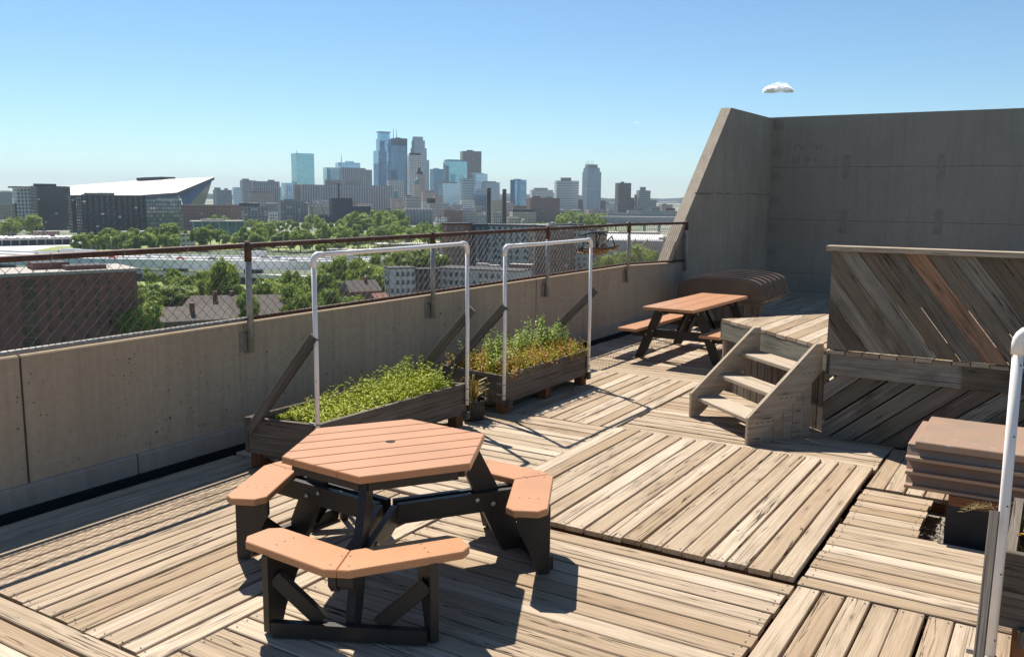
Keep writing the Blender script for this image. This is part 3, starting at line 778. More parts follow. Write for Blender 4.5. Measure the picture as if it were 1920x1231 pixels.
for k in range(3):
    f = TH+k*2*pi/3; u = V((cos(f), sin(f), 0)); v = V((-sin(f), cos(f), 0)); Zv = V((0, 0, 1))
    for sg in (1, -1):
        vv = v*sg
        ov, wv = 1.19, .262
        arm = lambda t, w: (ov-.5*t-.866*w, .866*t-.5*w)     # t along the arm, w inwards
        iu = ov-wv/.866
        cu = ov-.066*.577
        pts = [(iu, .0015), (cu, .0015), (cu, .066), arm(.705, 0), arm(.765, .055), arm(.765, wv-.055), arm(.705, wv)]
        s = MB(); chamfer_slab(s, (0, 0, 0), u, vv, pts, BZ, .042, .5, .005)
        seat = s.build('bench_seat', M['tan'], tb)
        s = MB()
        for t_, w_ in ((.09, .06), (.09, wv-.06), (.53, .07), (.53, .13), (.53, wv-.07)):
            pu, pv = arm(t_, w_); c = u*pu+vv*pv
            s.face([c+V((cos(q*pi/3)*.006, sin(q*pi/3)*.006, BZ+.0012)) for q in range(6)], None, .5)
        s.build('screw_hole', M['iron'], seat)
        # end post, tapering towards the floor on its inner edge
        e0 = u*arm(.515, -.008)[0]+vv*arm(.515, -.008)[1]; din = (u*-.866+vv*-.5); dal = (u*-.5+vv*.866)
        s = MB(); s.prism(e0, din, Zv, dal*.047, [(0, 0), (.085, 0), (.125, .12), (.215, .30), (.215, BZ-.0425), (0, BZ-.0425)], .5)
        s.build('bench_post', M['black'], tb)
        # brace from the post to the floor beam
        s = MB(); p0 = u*.915+vv*.425+V((0, 0, .315)); p1 = u*.925+vv*.16+V((0, 0, .075))
        s.plank(p0, p1, u, .085, .045, 1, 0, .5); s.build('brace', M['black'], tb)
    # floor beam
    s = MB(); s.box(u*.925-v*.432, u*.048, v*.864, Zv*.082, .5); s.build('floor_beam', M['black'], tb)
    # slanting leg, wide face in the radial plane
    s = MB(); s.prism(-v*.024, u, Zv, v*.048, [(.43, TZ-.045), (.59, TZ-.045), (.922, .13), (.922, .0), (.80, .0), (.745, .09)], .5)
    s.build('table_leg', M['black'], tb)
    for sg in (1, -1):
        s = MB(); s.prism(u*0+v*(sg*.026), u, Zv, v*(sg*.042), [(.045, BZ-.175), (1.03, BZ-.175), (1.085, BZ-.12), (1.085, BZ-.044), (.045, BZ-.044)], .5)
        bm = s.build('support_beam', M['black'], tb)
        for uu, zz in ((.585, BZ-.085), (.70, BZ-.125)):
            s = MB(); c = u*uu+v*(sg*.068)+Zv*zz; s.tube([c, c+v*(sg*.008), c+v*(sg*.013)], [.017, .016, .008], 10); s.build('bolt_head', M['bolt'], bm)
    s = MB(); s.prism(-v*.0245, u, Zv, v*.049, [(.96, BZ-.165), (1.02, BZ-.165), (1.075, BZ-.12), (1.075, BZ-.045), (.96, BZ-.045)], .5); s.build('spacer_block', M['black'], tb)
for k in range(6):
    p, q = V((*hexa[k], 0))*.93, V((*hexa[(k+1) % 6], 0))*.93; d = (q-p).normalized(); n = V((-d.y, d.x, 0))
    s = MB(); s.box(p+d*.035+V((0, 0, TZ-.105)), q-p-d*.07, n*.045, V((0, 0, .06)), .5); s.build('rim_batten', M['black'], tb)
for k in range(3):
    f = TH+k*2*pi/3; u = V((cos(f), sin(f), 0)); v = V((-sin(f), cos(f), 0))
    s = MB(); s.box(u*-.5-v*.08+V((0, 0, TZ-.10)), u*.94, v*.045, V((0, 0, .055)), .5); s.build('top_cleat', M['black'], tb)

# ================================================================ LONG PICNIC TABLE
pt = empty('picnic_table', 'rectangular tan topped picnic table with two benches on black A shaped legs beside the wall', 'picnic table', (-4.69, 13.0, 0), None, rad(-1.5))
b = MB()
for k in range(3):
    x0 = -.39+.26*k; chamfer_slab(b, (0, 0, 0), (1, 0, 0), (0, 1, 0), [(x0+.003, -1.15), (x0+.257, -1.15), (x0+.257, 1.15), (x0+.003, 1.15)], TZ, .043, .5, .005)
b.build('tabletop', M['tan'], pt)
for sx in (-1, 1):
    b = MB(); chamfer_slab(b, (0, 0, 0), (1, 0, 0), (0, 1, 0), [(sx*.63-.15, -1.15), (sx*.63+.15, -1.15), (sx*.63+.15, 1.15), (sx*.63-.15, 1.15)], BZ, .043, .5, .005); b.build('bench_seat', M['tan'], pt)
for sy in (-.72, .72):
    for sx in (-1, 1):
        b = MB(); b.prism((0, sy-.024, 0), (sx, 0, 0), (0, 0, 1), (0, .048, 0), [(.215, TZ-.045), (.355, TZ-.045), (.685, 0), (.545, 0)], .5); lg = b.build('table_leg', M['black'], pt)
        for x, z in ((.30, TZ-.10), (.40, BZ-.07), (.51, BZ-.13)):
            h = MB(); h.tube([(sx*x, sy-.024, z), (sx*x, sy-.036, z)], [.018, .012], 10); h.build('bolt_head', M['bolt'], lg)
    b = MB(); b.box((-.77, sy+.025, BZ-.175), (1.54, 0, 0), (0, .045, 0), (0, 0, .13), .5); b.build('cross_beam', M['black'], pt)
    b = MB(); b.box((-.37, sy+.025, TZ-.135), (.74, 0, 0), (0, .045, 0), (0, 0, .09), .5); b.build('top_cleat', M['black'], pt)
    sgn = -1 if sy > 0 else 1
    for x in (-.07, .07):
        b = MB(); b.plank((x, sy+sgn*.06, BZ-.10), (x, sgn*-.18, TZ-.06), (0, -sgn, 1), .045, .09, 1, 0, .5); b.build('diagonal_brace', M['black'], pt)

# ================================================================ UPTURNED RIBBED TUB ON ITS STAND
st = empty('timber_stand', 'dark timber stand under the upturned ribbed brown tub', 'stand', (-5.15, 16.7, 0))
b = MB(); b.box((-.55, -.9, .46), (1.15, 0, 0), (0, 1.5, 0), (0, 0, .085), .3); b.build('top_frame', M['grey'], st)
for x, y in ((-.5, -.85), (.56, -.85), (-.5, .5), (.1, .5)):
    for _ in (0,): b = MB(); b.cbox((x, y, .23), (.10, .10, .46), 0, .3); b.build('leg', M['grey'], st)
b = MB()
for k in range(8): b.box((-.44+.125*k, -.885, .02), (.118, 0, 0), (0, .022, 0), (0, 0, .438))
b.build('front_boarding', M['grey'], st)
tu = empty('upturned_tub', 'upturned brown ribbed fibreglass tub lying behind the long picnic table', 'tub', (-5.23, 15.62, .55))
ctl = [(-.80, 0), (-.785, .10), (-.77, .22), (-.70, .30), (-.52, .355), (-.12, .395), (.40, .385), (.60, .345), (.70, .28), (.745, .14), (.79, 0)]
prof = []
for i in range(len(ctl)-1):
    p0, p1, p2, p3 = ctl[max(i-1, 0)], ctl[i], ctl[i+1], ctl[min(i+2, len(ctl)-1)]
    for t in (0, .25, .5, .75):
        prof.append(tuple(.5*((2*p1[e])+(-p0[e]+p2[e])*t+(2*p0[e]-5*p1[e]+4*p2[e]-p3[e])*t*t+(-p0[e]+3*p1[e]-3*p2[e]+p3[e])*t**3) for e in (0, 1)))
prof.append(ctl[-1])
def ring(y, off, shr=1.0):
    out = []
    for i, (x, z) in enumerate(prof):
        a, c = prof[max(i-1, 0)], prof[min(i+1, len(prof)-1)]; tx, tz = c[0]-a[0], c[1]-a[1]; l = sqrt(tx*tx+tz*tz) or 1
        out.append((x*shr-tz/l*off-.10*y*.35, y, max(0, z*shr+tx/l*off)))
    return out
b = MB()
def loft(b, y0, o0, y1, o1, s0=1., s1=1.):
    A, B_ = ring(y0, o0, s0), ring(y1, o1, s1); n = len(A)
    b.shared(A+B_, [(i, i+1, n+i+1, n+i) for i in range(n-1)])
ribs = [.02, .36, .70, 1.04, 1.38, 1.72]
y = 0
loft(b, 0, .0, 2.05, 0)
f = ring(.0, 0); b.face(f, None, .5); f = ring(2.05, 0); b.face(f[::-1], None, .5)
b.build('shell', M['tub'], tu)
for r in ribs:
    b = MB(); loft(b, r, .0, r+.012, .03); loft(b, r+.012, .03, r+.058, .03); loft(b, r+.058, .03, r+.07, .0); b.build('rib', M['tub'], tu)
b = MB(); b.prism((0, 0, 0), (0, 1, 0), (0, 0, 1), (.06, 0, 0), [(-.03, -.02), (2.08, -.02), (2.08, .012), (-.03, .012)], .5)
b = MB(); b.box((-.81, -.02, -.004), (1.61, 0, 0), (-.072, 2.08, 0), (0, 0, .022), .5); b.build('rim', M['tub'], tu)

# ================================================================ RAISED PLATFORM, ITS BALUSTRADE AND STEPS
PZ = .90
pf = empty('raised_platform', 'raised weathered timber platform with a diagonal boarded balustrade at the right', 'platform', (-1.9, 9.1, 0))
PO = V((-1.9, 9.1, 0)); LP = lambda x, y, z: V((x, y, z))-PO
poly = [(3.9, 9.092), (3.9, 12.1), (-2.45, 12.1), (-3.555, 10.726), (-1.925, 9.21), (-1.925, 9.092)]
ang = rad(3); bx_, by_ = V((sin(ang), cos(ang), 0)), V((cos(ang), -sin(ang), 0))
loc = [((V((x, y, 0))-PO).dot(bx_), (V((x, y, 0))-PO).dot(by_)) for x, y in poly]
b = MB(); lo = min(p[1] for p in loc); hi = max(p[1] for p in loc); s = lo
while s < hi:
    p = clip(clip(loc, (0, 1), s+.147), (0, -1), -s)
    if len(p) > 2:
        dz = random.uniform(-.004, .004); p = [(x+random.uniform(-.006, .006), y) for x, y in p]
        b.prism(V((0, 0, PZ-.036+dz)), bx_, by_, V((0, 0, .036)), p)
    s += .158
b.build('deck_board', M['deck'], pf)
A, B_ = V((-1.955, 9.235, 0)), V((-3.545, 10.716, 0)); e = (B_-A).normalized(); nn = V((-e.y, e.x, 0))
if nn.dot(V((1, 1, 0))) < 0: nn = -nn
s = MB(); s.box(A-PO+nn*.005+V((0, 0, .655)), nn*.042, (B_-A), V((0, 0, .206)), .35); s.build('landing_fascia', M['fascia'], pf)
s = MB(); C_ = V((-2.46, 12.08, 0)); e2 = (C_-B_).normalized(); n2 = V((e2.y, -e2.x, 0))
s.box(B_-PO+e2*.01+n2*.004+V((0, 0, .655)), e2*1.5, n2*.042 if e2.cross(n2).z > 0 else -n2*.042, V((0, 0, .206)), .2); s.build('landing_fascia', M['fascia'], pf)
s = MB(); k = .05
while k < (B_-A).length-.05:
    s.box(A-PO+e*k+nn*.06+V((0, 0, .0)), nn*.03, e*.135, V((0, 0, .65)) ); k += .149
s.build('skirt_boarding', M['grey'], pf)  # darker wood here carries the shade behind the treads in its colour
s = MB(); k = .01
while k < 1.6:
    s.box(B_-PO+e2*k+V((.01, 0, 0)), e2*.135, V((-e2.y, e2.x, 0))*-.03, V((0, 0, .65))); k += .147
s.build('skirt_boarding', M['step'], pf)
# front fascia boards and the diagonal skirt below them
for x0, x1 in ((-1.89, -.705), (-.700, 1.2), (1.204, 3.9)):
    s = MB(); s.box(LP(x0, 9.10, .655), (x1-x0, 0, 0), (0, .042, 0), (0, 0, .208)); s.build('front_fascia', M['parapet'], pf)
RED = (8,)
def diag(x0, x1, z0, z1, yf, th, ang, pitch, gap, up=True):
    b = MB(); d = V((cos(ang), 0, sin(ang))); q = V((-sin(ang), 0, cos(ang)))
    if not up: d = V((cos(ang), 0, -sin(ang))); q = V((sin(ang), 0, cos(ang)))
    rect = [(x0, z0), (x1, z0), (x1, z1), (x0, z1)]
    loc = [(x*d.x+z*d.z, x*q.x+z*q.z) for x, z in rect]; lo = min(p[1] for p in loc); hi = max(p[1] for p in loc); s = lo; k_ = 0
    while s < hi:
        g = gap*random.uniform(.4, 1.4); p = clip(clip(loc, (0, 1), s+pitch-g), (0, -1), -s)
        if len(p) > 2:
            dy = random.uniform(0, .004); k_ += 1; tt = random.random()*.92
            if not up and k_ in RED: tt = .97
            b.prism(V((0, yf+dy, 0))-PO, d, q, V((0, th, 0)), p, tt)
        s += pitch
    return b
diag(-1.935, 3.9, .0, .652, 9.13, .03, rad(40), .155, .014).build('diagonal_skirt', M['parapet'], pf)
s = MB(); s.box(LP(-1.86, 9.18, .005), (5.7, 0, 0), (0, .02, 0), (0, 0, .64)); s.build('skirt_light_block', M['membrane'], pf)  # dark sheet added to keep daylight from showing through the skirt gaps
bal = diag(-1.925, 3.9, .915, 1.885, 9.085, .03, rad(52), .158, .006, False).build('balustrade', M['parapet'], pf)
s = MB(); s.plank(LP(-1.975, 9.125, 1.938), LP(3.9, 9.125, 1.938), (0, 0, 1), .17, .05, 8, .004, .3); s.build('cap_rail', M['step'], bal)
for x in (-1.86, -.4, 1.1, 2.6):
    s = MB(); s.cbox(LP(x, 9.185, 1.39), (.09, .09, .985), 0, .4); s.build('post', M['parapet'], bal)
s = MB(); s.box(LP(-1.92, 9.133, .975), (5.8, 0, 0), (0, .05, 0), (0, 0, .09), .4); s.box(LP(-1.92, 9.133, 1.76), (5.8, 0, 0), (0, .05, 0), (0, 0, .09), .4); s.build('rail', M['step'], bal)

sp = empty('wooden_steps', 'short open flight of three weathered wooden treads leading up to the platform', 'steps', (-2.9, 8.78, 0))
SO = V((-2.9, 8.78, 0)); R0, L0 = V((-2.47, 8.385, 0))-SO, V((-3.36, 9.163, 0))-SO
sr = V((.505, .863, 0)).normalized(); cr = (L0-R0).normalized()
strp = [(0, 0), (.105, 0), (.965, .655), (.965, .945), (.865, .945), (0, .272)]
for o_, w_ in ((R0, cr*.042), (L0, -cr*.042)):
    s = MB(); s.prism(o_, sr, V((0, 0, 1)), w_, strp, .25)
    for kk in range(3):
        for q in range(4):
            c = o_+sr*(.12+.30*kk+.07*q)+V((0, 0, .225*(kk+1)-.02))-w_*.03
            dn = -w_.normalized(); s.face([c+sr*(cos(a)*.008)+V((0, 0, sin(a)*.008))+dn*.001 for a in (0, 1.05, 2.1, 3.14, 4.2, 5.24)], None, .5, 1)
    s.build('stringer', [M['step'], M['iron']], sp)
for kk in range(3):
    s = MB(); z = .225*(kk+1); p = R0+cr*.043+sr*(.085+.30*kk); wid = (L0-R0).length-.086
    pl = p+sr*.145; s.plank(V((pl.x, pl.y, z)), V((pl.x, pl.y, z))+cr*wid, (0, 0, 1), .285, .04, 2, 0, .12+.2*kk, .006); s.build('tread', M['step'], sp)
s = MB(); k = .10
while k < .82:
    z1 = lambda t: max(.02, (t-.105)*.7616+.03)
    w_ = .118; s.prism(R0+cr*.006+sr*k, sr, V((0, 0, 1)), cr*.03, [(0, .0), (w_, .0), (w_, z1(k+w_)), (0, z1(k))]); k += .124
s.build('side_boarding', M['step'], sp)

# ================================================================ BROWN SLATTED BENCH ON ITS PEDESTAL
sb = empty('slatted_bench', 'brown painted bench of stacked slats with chipped red ends over a gap in the deck', 'bench', (.1, 7.3, -.13))
SBO = V((.1, 7.3, -.13)); Q = lambda x, y, z: V((x, y, z))-SBO
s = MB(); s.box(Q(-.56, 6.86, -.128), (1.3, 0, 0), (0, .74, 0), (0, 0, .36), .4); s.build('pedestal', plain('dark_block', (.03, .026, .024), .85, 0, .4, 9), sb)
s = MB(); s.box(Q(-.55, 6.852, .233), (1.25, 0, 0), (0, .76, 0), (0, 0, .07), .4); s.build('bearer', M['cedar'], sb)
s = MB(); chamfer_slab(s, Q(0, 0, 0), (1, 0, 0), (0, 1, 0), [(-.80, 6.91), (1.0, 6.95), (1.0, 7.84), (-.80, 7.80)], .652, .052, .5, .006); s.build('top_board', M['brown'], sb)
for k in range(3):
    z = .305+.105*k; zz = lambda v: z+v
    x0 = -.845 if k < 2 else -.85
    yf = 6.90; yb = 7.81; b = MB()
    prof_ = [(yf-.035, .0), (yf-.035, .022), (yf+.02, .026), (yf+.055, .085), (yf+.055, .10), (yb-.055, .10), (yb-.055, .085), (yb-.02, .026), (yb+.035, .022), (yb+.035, .0)]
    b.prism(Q(x0, 0, z), (0, 1, 0), (0, 0, 1), (1.87, .03, 0), prof_, .5); sl_ = b.build('slat', M['brown'], sb)
    b = MB(); b.prism(Q(x0-.004, 0, z), (0, 1, 0), (0, 0, 1), (.004, 0, 0), [(p[0]+(.0), p[1]) for p in prof_], .5); b.build('painted_end', M['redpaint'], sl_)

# ================================================================ BROKEN HANGING BASKET ON THE FENCE
hb = empty('hanging_basket', 'broken black wire basket with a coir liner hooked on the far chain link fence', 'basket', (-6.52, 13.15, 1.47))
b = MB(); rg = random.Random(4)
for k in range(16):
    y0, y1 = -.58+.0725*k, -.58+.0725*(k+1)
    f = lambda y: .05*(y/.58)**2
    pr_ = [(-.10, .06), (-.07, .0), (.05, -.015), (.14, .03), (.17, .075)]
    for i in range(4):
        a, c = pr_[i], pr_[i+1]; j = lambda: rg.uniform(-.012, .012)
        b.face([(a[0], y0, a[1]+f(y0)+j()), (c[0], y0, c[1]+f(y0)+j()), (c[0], y1, c[1]+f(y1)+j()), (a[0], y1, a[1]+f(y1)+j())], None, .5)
for k in range(150):
    y = rg.uniform(-.6, .6); x = rg.uniform(-.1, .18); p = V((x, y, .05+.05*(y/.58)**2)); leaf(b, p, (rg.uniform(-1, 1), rg.uniform(-1, 1), rg.uniform(-.2, .8)), (0, 0, 1), .07, .006, .5)
b.build('coir_liner', M['coir'], hb)
for pts in ([(.0, -.52, .30), (.0, -.2, .335), (.02, .2, .315), (.03, .34, .275)], [(.02, -.06, .33), (.03, -.04, .08)], [(.02, .1, .32), (.0, .02, .08)],
            [(.0, -.60, .08), (.05, -.45, .20), (.1, -.2, .05)], [(.04, .10, .10), (.02, .55, .26), (.0, .72, .08)], [(.0, -.6, .10), (.18, -.3, .10), (.2, 0, .09), (.18, .35, .1), (.0, .62, .11)],
            [(-.03, -.35, .30), (-.06, -.42, .0)]):
    b = MB(); b.tube(pts, .011, 7); b.build('bent_bar', M['iron'], hb)

# ================================================================ THE CITY BEYOND THE WALL
GZ = -43.0
def hor(px): return 365.66+.00882*(px-960)
def P3(px, py, D): return at_d(px, py, D)
def ground_pt(px, D): p = at_d(px, hor(px), D); return V((p.x, p.y, GZ))
g = MB(); R_ = 15000
g.face([(-R_, -R_, GZ), (R_, -R_, GZ), (R_, R_, GZ), (-R_, R_, GZ)], None, .5)
kg = NT('city_ground', .95); 
gc = kg.mix(kg.ramp(kg.noise(kg.obj(), .012, 5), [(.42, 0.0), (.56, 1.0)]), (.085, .14, .04), (.30, .27, .235))
gc = kg.mix(kg.ramp(kg.noise(kg.obj(), .0016, 4), [(.45, 0.0), (.6, 1.0)]), gc, (.045, .075, .03)); kg.col(gc)
tag(g.build('ground', kg.m), kind='structure')
M['grass'] = plain('river_bank_grass', (.17, .25, .05), .95, 0, .5, .12, c2=(.24, .24, .09))
M['road'] = plain('pale_concrete_road', (.68, .65, .62), .85, 0, .15, .3)
M['asphalt'] = plain('asphalt', (.075, .075, .078), .9, 0, .3, .2)
M['rail'] = plain('bridge_side', (.80, .80, .79), .85, 0, .12, .4)

STY = {}
def S(n, *a, **k): STY[n] = facade('facade_'+n, *a, **k)
S('dark', (.014, .022, .028), (.02, .038, .05), 3.2, 3.4, .8, .7)
S('darkframe', (.012, .02, .026), (.018, .032, .042), 6, 3.3, .55, .6, lit=.06)
S('whitegrid', (.72, .71, .69), (.05, .07, .10), 4.2, 4.4, .52, .6)
S('yellowgrid', (.50, .42, .24), (.025, .035, .045), 5.0, 3.6, .8, .76)
S('glasslit', (.06, .08, .10), (.30, .38, .42), 3.2, 4.2, .78, .76, .05, 1.0, lit=.15, metal=.5)
S('beige', (.50, .44, .36), (.07, .08, .09), 3.6, 3.6, .45, .5)
S('grey', (.40, .41, .43), (.09, .12, .15), 3.4, 3.8, .5, .5)
S('graystripe', (.40, .40, .43), (.10, .13, .17), 5.5, 60, .5, .98, lit=0)
S('brickfar', (.30, .175, .145), (.07, .08, .09), 3.4, 3.6, .45, .5)
S('browntower', (.27, .20, .18), (.07, .07, .09), 2.6, 3.4, .5, .55)
S('teal', (.18, .36, .40), (.40, .72, .80), 3.0, 4.0, .9, .82, .06, .4, lit=.02, metal=.75)
S('blue', (.22, .36, .48), (.42, .68, .90), 3.0, 3.9, .92, .8, .05, .4, lit=.02, metal=.75)
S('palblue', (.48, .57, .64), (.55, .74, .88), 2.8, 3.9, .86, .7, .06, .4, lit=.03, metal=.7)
S('deepblue', (.06, .12, .18), (.14, .28, .42), 3.0, 3.9, .9, .8, .08, .4, lit=.02, metal=.7)
S('whitestripe', (.80, .79, .78), (.20, .25, .30), 60, 3.6, .97, .45, lit=0)
S('bluestripe', (.56, .62, .66), (.10, .20, .28), 60, 3.8, .98, .52, lit=0, metal=.4)
S('whitefine', (.78, .76, .73), (.12, .14, .17), 3.4, 4.2, .6, .5)
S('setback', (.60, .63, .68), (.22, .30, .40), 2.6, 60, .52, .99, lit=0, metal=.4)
S('loft', (.25, .26, .28), (.06, .08, .10), 4.5, 3.6, .6, .6, lit=.1)
S('sand', (.60, .50, .40), (.11, .11, .11), 3.2, 3.8, .4, .5)
S('pink', (.56, .42, .375), (.10, .10, .11), 3.4, 3.8, .42, .55)
S('mill', (.48, .45, .43), (.09, .10, .11), 3.2, 4.2, .45, .5)
S('blackmetal', (.015, .035, .055), (.02, .04, .065), 9, 4.5, .3, .3)
S('brickapt', (.33, .155, .115), (.13, .17, .20), 3.1, 3.0, .5, .55, lit=.15)
S('blueapt', (.05, .09, .16), (.08, .12, .16), 3.1, 3.0, .5, .55, lit=.1)
S('greyapt', (.48, .50, .52), (.09, .12, .15), 3.1, 3.0, .5, .55, lit=.1)
M['roofpale'] = plain('pale_flat_roof', (.42, .40, .375), .9, 0, .25, .2)
M['roofdark'] = plain('dark_flat_roof', (.05, .05, .055), .9, 0, .3, .2)
M['rooftan'] = plain('tan_penthouse', (.36, .31, .20), .85, 0, .2, .2)
M['copper'] = plain('green_copper_roof', (.13, .32, .29), .6, 0, .2, .3)
M['stack'] = plain('dark_chimney', (.02, .022, .026), .8)
M['silo'] = plain('silo_concrete', (.36, .36, .37), .85, 0, .25, .15)
M['mast'] = plain('antenna_steel', (.16, .17, .19), .6)
M['redtrim'] = plain('red_brick_band', (.28, .08, .075), .85)
M['orange'] = plain('amber_glass_box', (.55, .27, .03), .4)
M['glassblue'] = plain('blue_glass', (.02, .06, .11), .15, 0, .4, .05, spec=.5)

def bbox(b, cx, cy, z0, z1, w_, d_, rz_, roof=1):
    """block with a facade on four sides (material 0) and a roof (material 1); uv in metres"""
    c, s = cos(rz_), sin(rz_); ax, ay = V((c, s, 0)), V((-s, c, 0)); o = V((cx, cy, 0))
    q = [o-ax*w_/2-ay*d_/2, o+ax*w_/2-ay*d_/2, o+ax*w_/2+ay*d_/2, o-ax*w_/2+ay*d_/2]
    acc = 0
    for i in range(4):
        p, r = q[i], q[(i+1) % 4]; l = (r-p).length
        b.face([V((p.x, p.y, z0)), V((r.x, r.y, z0)), V((r.x, r.y, z1)), V((p.x, p.y, z1))], [(acc, z0), (acc+l, z0), (acc+l, z1), (acc, z1)], .5, 0); acc += l
    b.face([V((p.x, p.y, z1)) for p in q], None, .5, roof)
def cbx(x0, x1, D, yaw=16, k=.8):
    """centre, width, depth and heading of a block whose silhouette spans two bearings at distance D"""
    W = (x1-x0)/FPX*D; px = (x0+x1)/2
    p = at_d(px, hor(px), D); view = atan2(p.x, p.y)
    y = rad(yaw); w_ = W/(cos(abs(y))+k*sin(abs(y))); d_ = k*w_
    # push back so that the near side is at D
    f = V((sin(view), cos(view), 0)); c = p+f*(d_*.5)
    return c.x, c.y, w_, d_, -view+y
def ztop(px, py, D): return at_d(px, py, D).z
def tower(name, label, cat, x0, x1, yt, D, sty, yaw=16, k=.8, extra=(), roof='roofdark', group=None):
    """extra: (part, x0, x1, ytop, ybottom, material, kscale) blocks standing on or beside the main body"""
    cx, cy, w_, d_, rz_ = cbx(x0, x1, D, yaw, k); root = empty(name, label, cat, (cx, cy, GZ), group)
    zt = ztop((x0+x1)/2, yt, D); b = MB(); bbox(b, 0, 0, 0, zt-GZ, w_, d_, rz_); b.build('body', [STY[sty], M[roof]], root)
    for e in extra:
        part, ex0, ex1, ey0, ey1, mt, kk = e
        ecx, ecy, ew, ed, erz = cbx(ex0, ex1, D, yaw, k)
        z0, z1 = ztop((ex0+ex1)/2, ey1, D)-GZ, ztop((ex0+ex1)/2, ey0, D)-GZ
        b = MB()
        # keep the block on the body's own axis
        v = V((ecx-cx, ecy-cy, 0)); axx = V((cos(rz_), sin(rz_), 0)); off = axx*v.dot(axx)
        if part in ('antenna', 'mast'):
            b.tube([(off.x, off.y, z0), (off.x, off.y, z1)], [max(.5, ew*.5), .3], 6); b.build(part, M[mt], root)
        elif part == 'dome':
            n = 10; r = ew*.55
            pts = [(r*cos(a), (z1-z0)*sin(a)) for a in (0, .4, .8, 1.2, 1.5)]
            for i in range(4):
                for q in range(n):
                    a0, a1 = 2*pi*q/n, 2*pi*(q+1)/n
                    b.face([(off.x+pts[i][0]*cos(a0), off.y+pts[i][0]*sin(a0), z0+pts[i][1]), (off.x+pts[i][0]*cos(a1), off.y+pts[i][0]*sin(a1), z0+pts[i][1]), (off.x+pts[i+1][0]*cos(a1), off.y+pts[i+1][0]*sin(a1), z0+pts[i+1][1]), (off.x+pts[i+1][0]*cos(a0), off.y+pts[i+1][0]*sin(a0), z0+pts[i+1][1])], None, .5, 0, True)
            b.build(part, M[mt], root)
        else:
            bbox(b, off.x, off.y, z0, z1, ew, ed*kk, rz_); mm = STY.get(mt) or M[mt]; b.build(part, [mm, M[roof]], root)
    return root
T = tower
# --- left: blocks in front of the stadium
T('apartment_tower', 'pale gridded apartment tower with a flat overhanging dark roof at the far left', 'tower', 26, 62, 353, 1080, 'whitegrid', 24, .5, [('canopy', 19, 64, 349.5, 352.5, 'roofdark', 1.5), ('side_block', 20, 36, 381, 430, 'dark', 1)])
T('apartment_block', 'dark glass apartment block with a black penthouse beside the pale gridded tower', 'building', 61, 128, 349, 1060, 'dark', 24, .45, [('penthouse', 63, 103, 344.5, 349, 'roofdark', .8), ('framed_bay', 104, 128, 401, 440, 'whitegrid', 1.08)])
T('apartment_block', 'low plain dark block between the dark glass block and the yellow framed block', 'building', 127, 151, 366, 1000, 'dark', 24, .8)
T('apartment_block', 'long dark apartment block with a yellow framed corner in front of the stadium', 'building', 146, 268, 366, 960, 'darkframe', 20, .28, [('framed_bay', 147, 177, 364, 442, 'yellowgrid', 1.25), ('penthouse', 152, 178, 361.5, 366, 'rooftan', .7), ('penthouse', 186, 216, 361.5, 366, 'rooftan', .7)])
T('office_block', 'glassy block with bright mirrored window panes under the stadium roof edge', 'building', 262, 337, 375, 1000, 'glasslit', 18, .4, [('entrance_bay', 263, 280, 411, 434, 'sand', 1.15)])
T('brick_block', 'dark brick apartment block right of the mirrored glass block', 'building', 337, 432, 384, 1080, 'brickfar', 14, .3)
T('office_block', 'small beige gridded building at the far left edge', 'building', -18, 21, 382, 1250, 'beige', 18, .6)
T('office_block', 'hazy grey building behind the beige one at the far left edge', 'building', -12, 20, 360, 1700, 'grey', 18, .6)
T('low_building', 'tan stone building at the left edge behind the round trees', 'building', -10, 23, 413, 900, 'sand', 14, .6, roof='roofpale')
T('low_building', 'low brick building with a pale flat roof and a glass bay beyond the left trees', 'building', 224, 330, 434, 760, 'brickfar', 14, .35, [('glass_bay', 287, 312, 435, 448, 'palblue', 1.1)], roof='roofpale')
T('pavilion', 'dark glass pavilion with thin white columns and a pale flat roof', 'building', 356, 454, 416, 880, 'deepblue', 10, .4, [('roof_slab', 375, 420, 411.5, 416, 'roofpale', .8)], roof='roofpale')
# white columns on the pavilion
pav = bpy.data.objects['pavilion']; cx, cy, w_, d_, rz_ = cbx(356, 454, 880, 10, .4)
for q in range(7):
    ax = V((cos(rz_), sin(rz_), 0)); ay = V((-sin(rz_), cos(rz_), 0)); p = ax*(-w_/2+w_*q/6)-ay*(d_/2+.3)
    zt = ztop(405, 416, 880)-GZ; b = MB(); b.box(p-ax*.35, ax*.7, ay*.5, V((0, 0, zt))); b.build('column', M['roofpale'], pav)
b = MB(); zt = ztop(405, 416, 880)-GZ; b.box(-ax*(w_/2+.6)-ay*(d_/2+.6)+V((0, 0, zt+.02)), ax*(w_+1.2), ay*(d_+1.2), V((0, 0, .9))); b.build('roof_edge', M['roofpale'], pav)
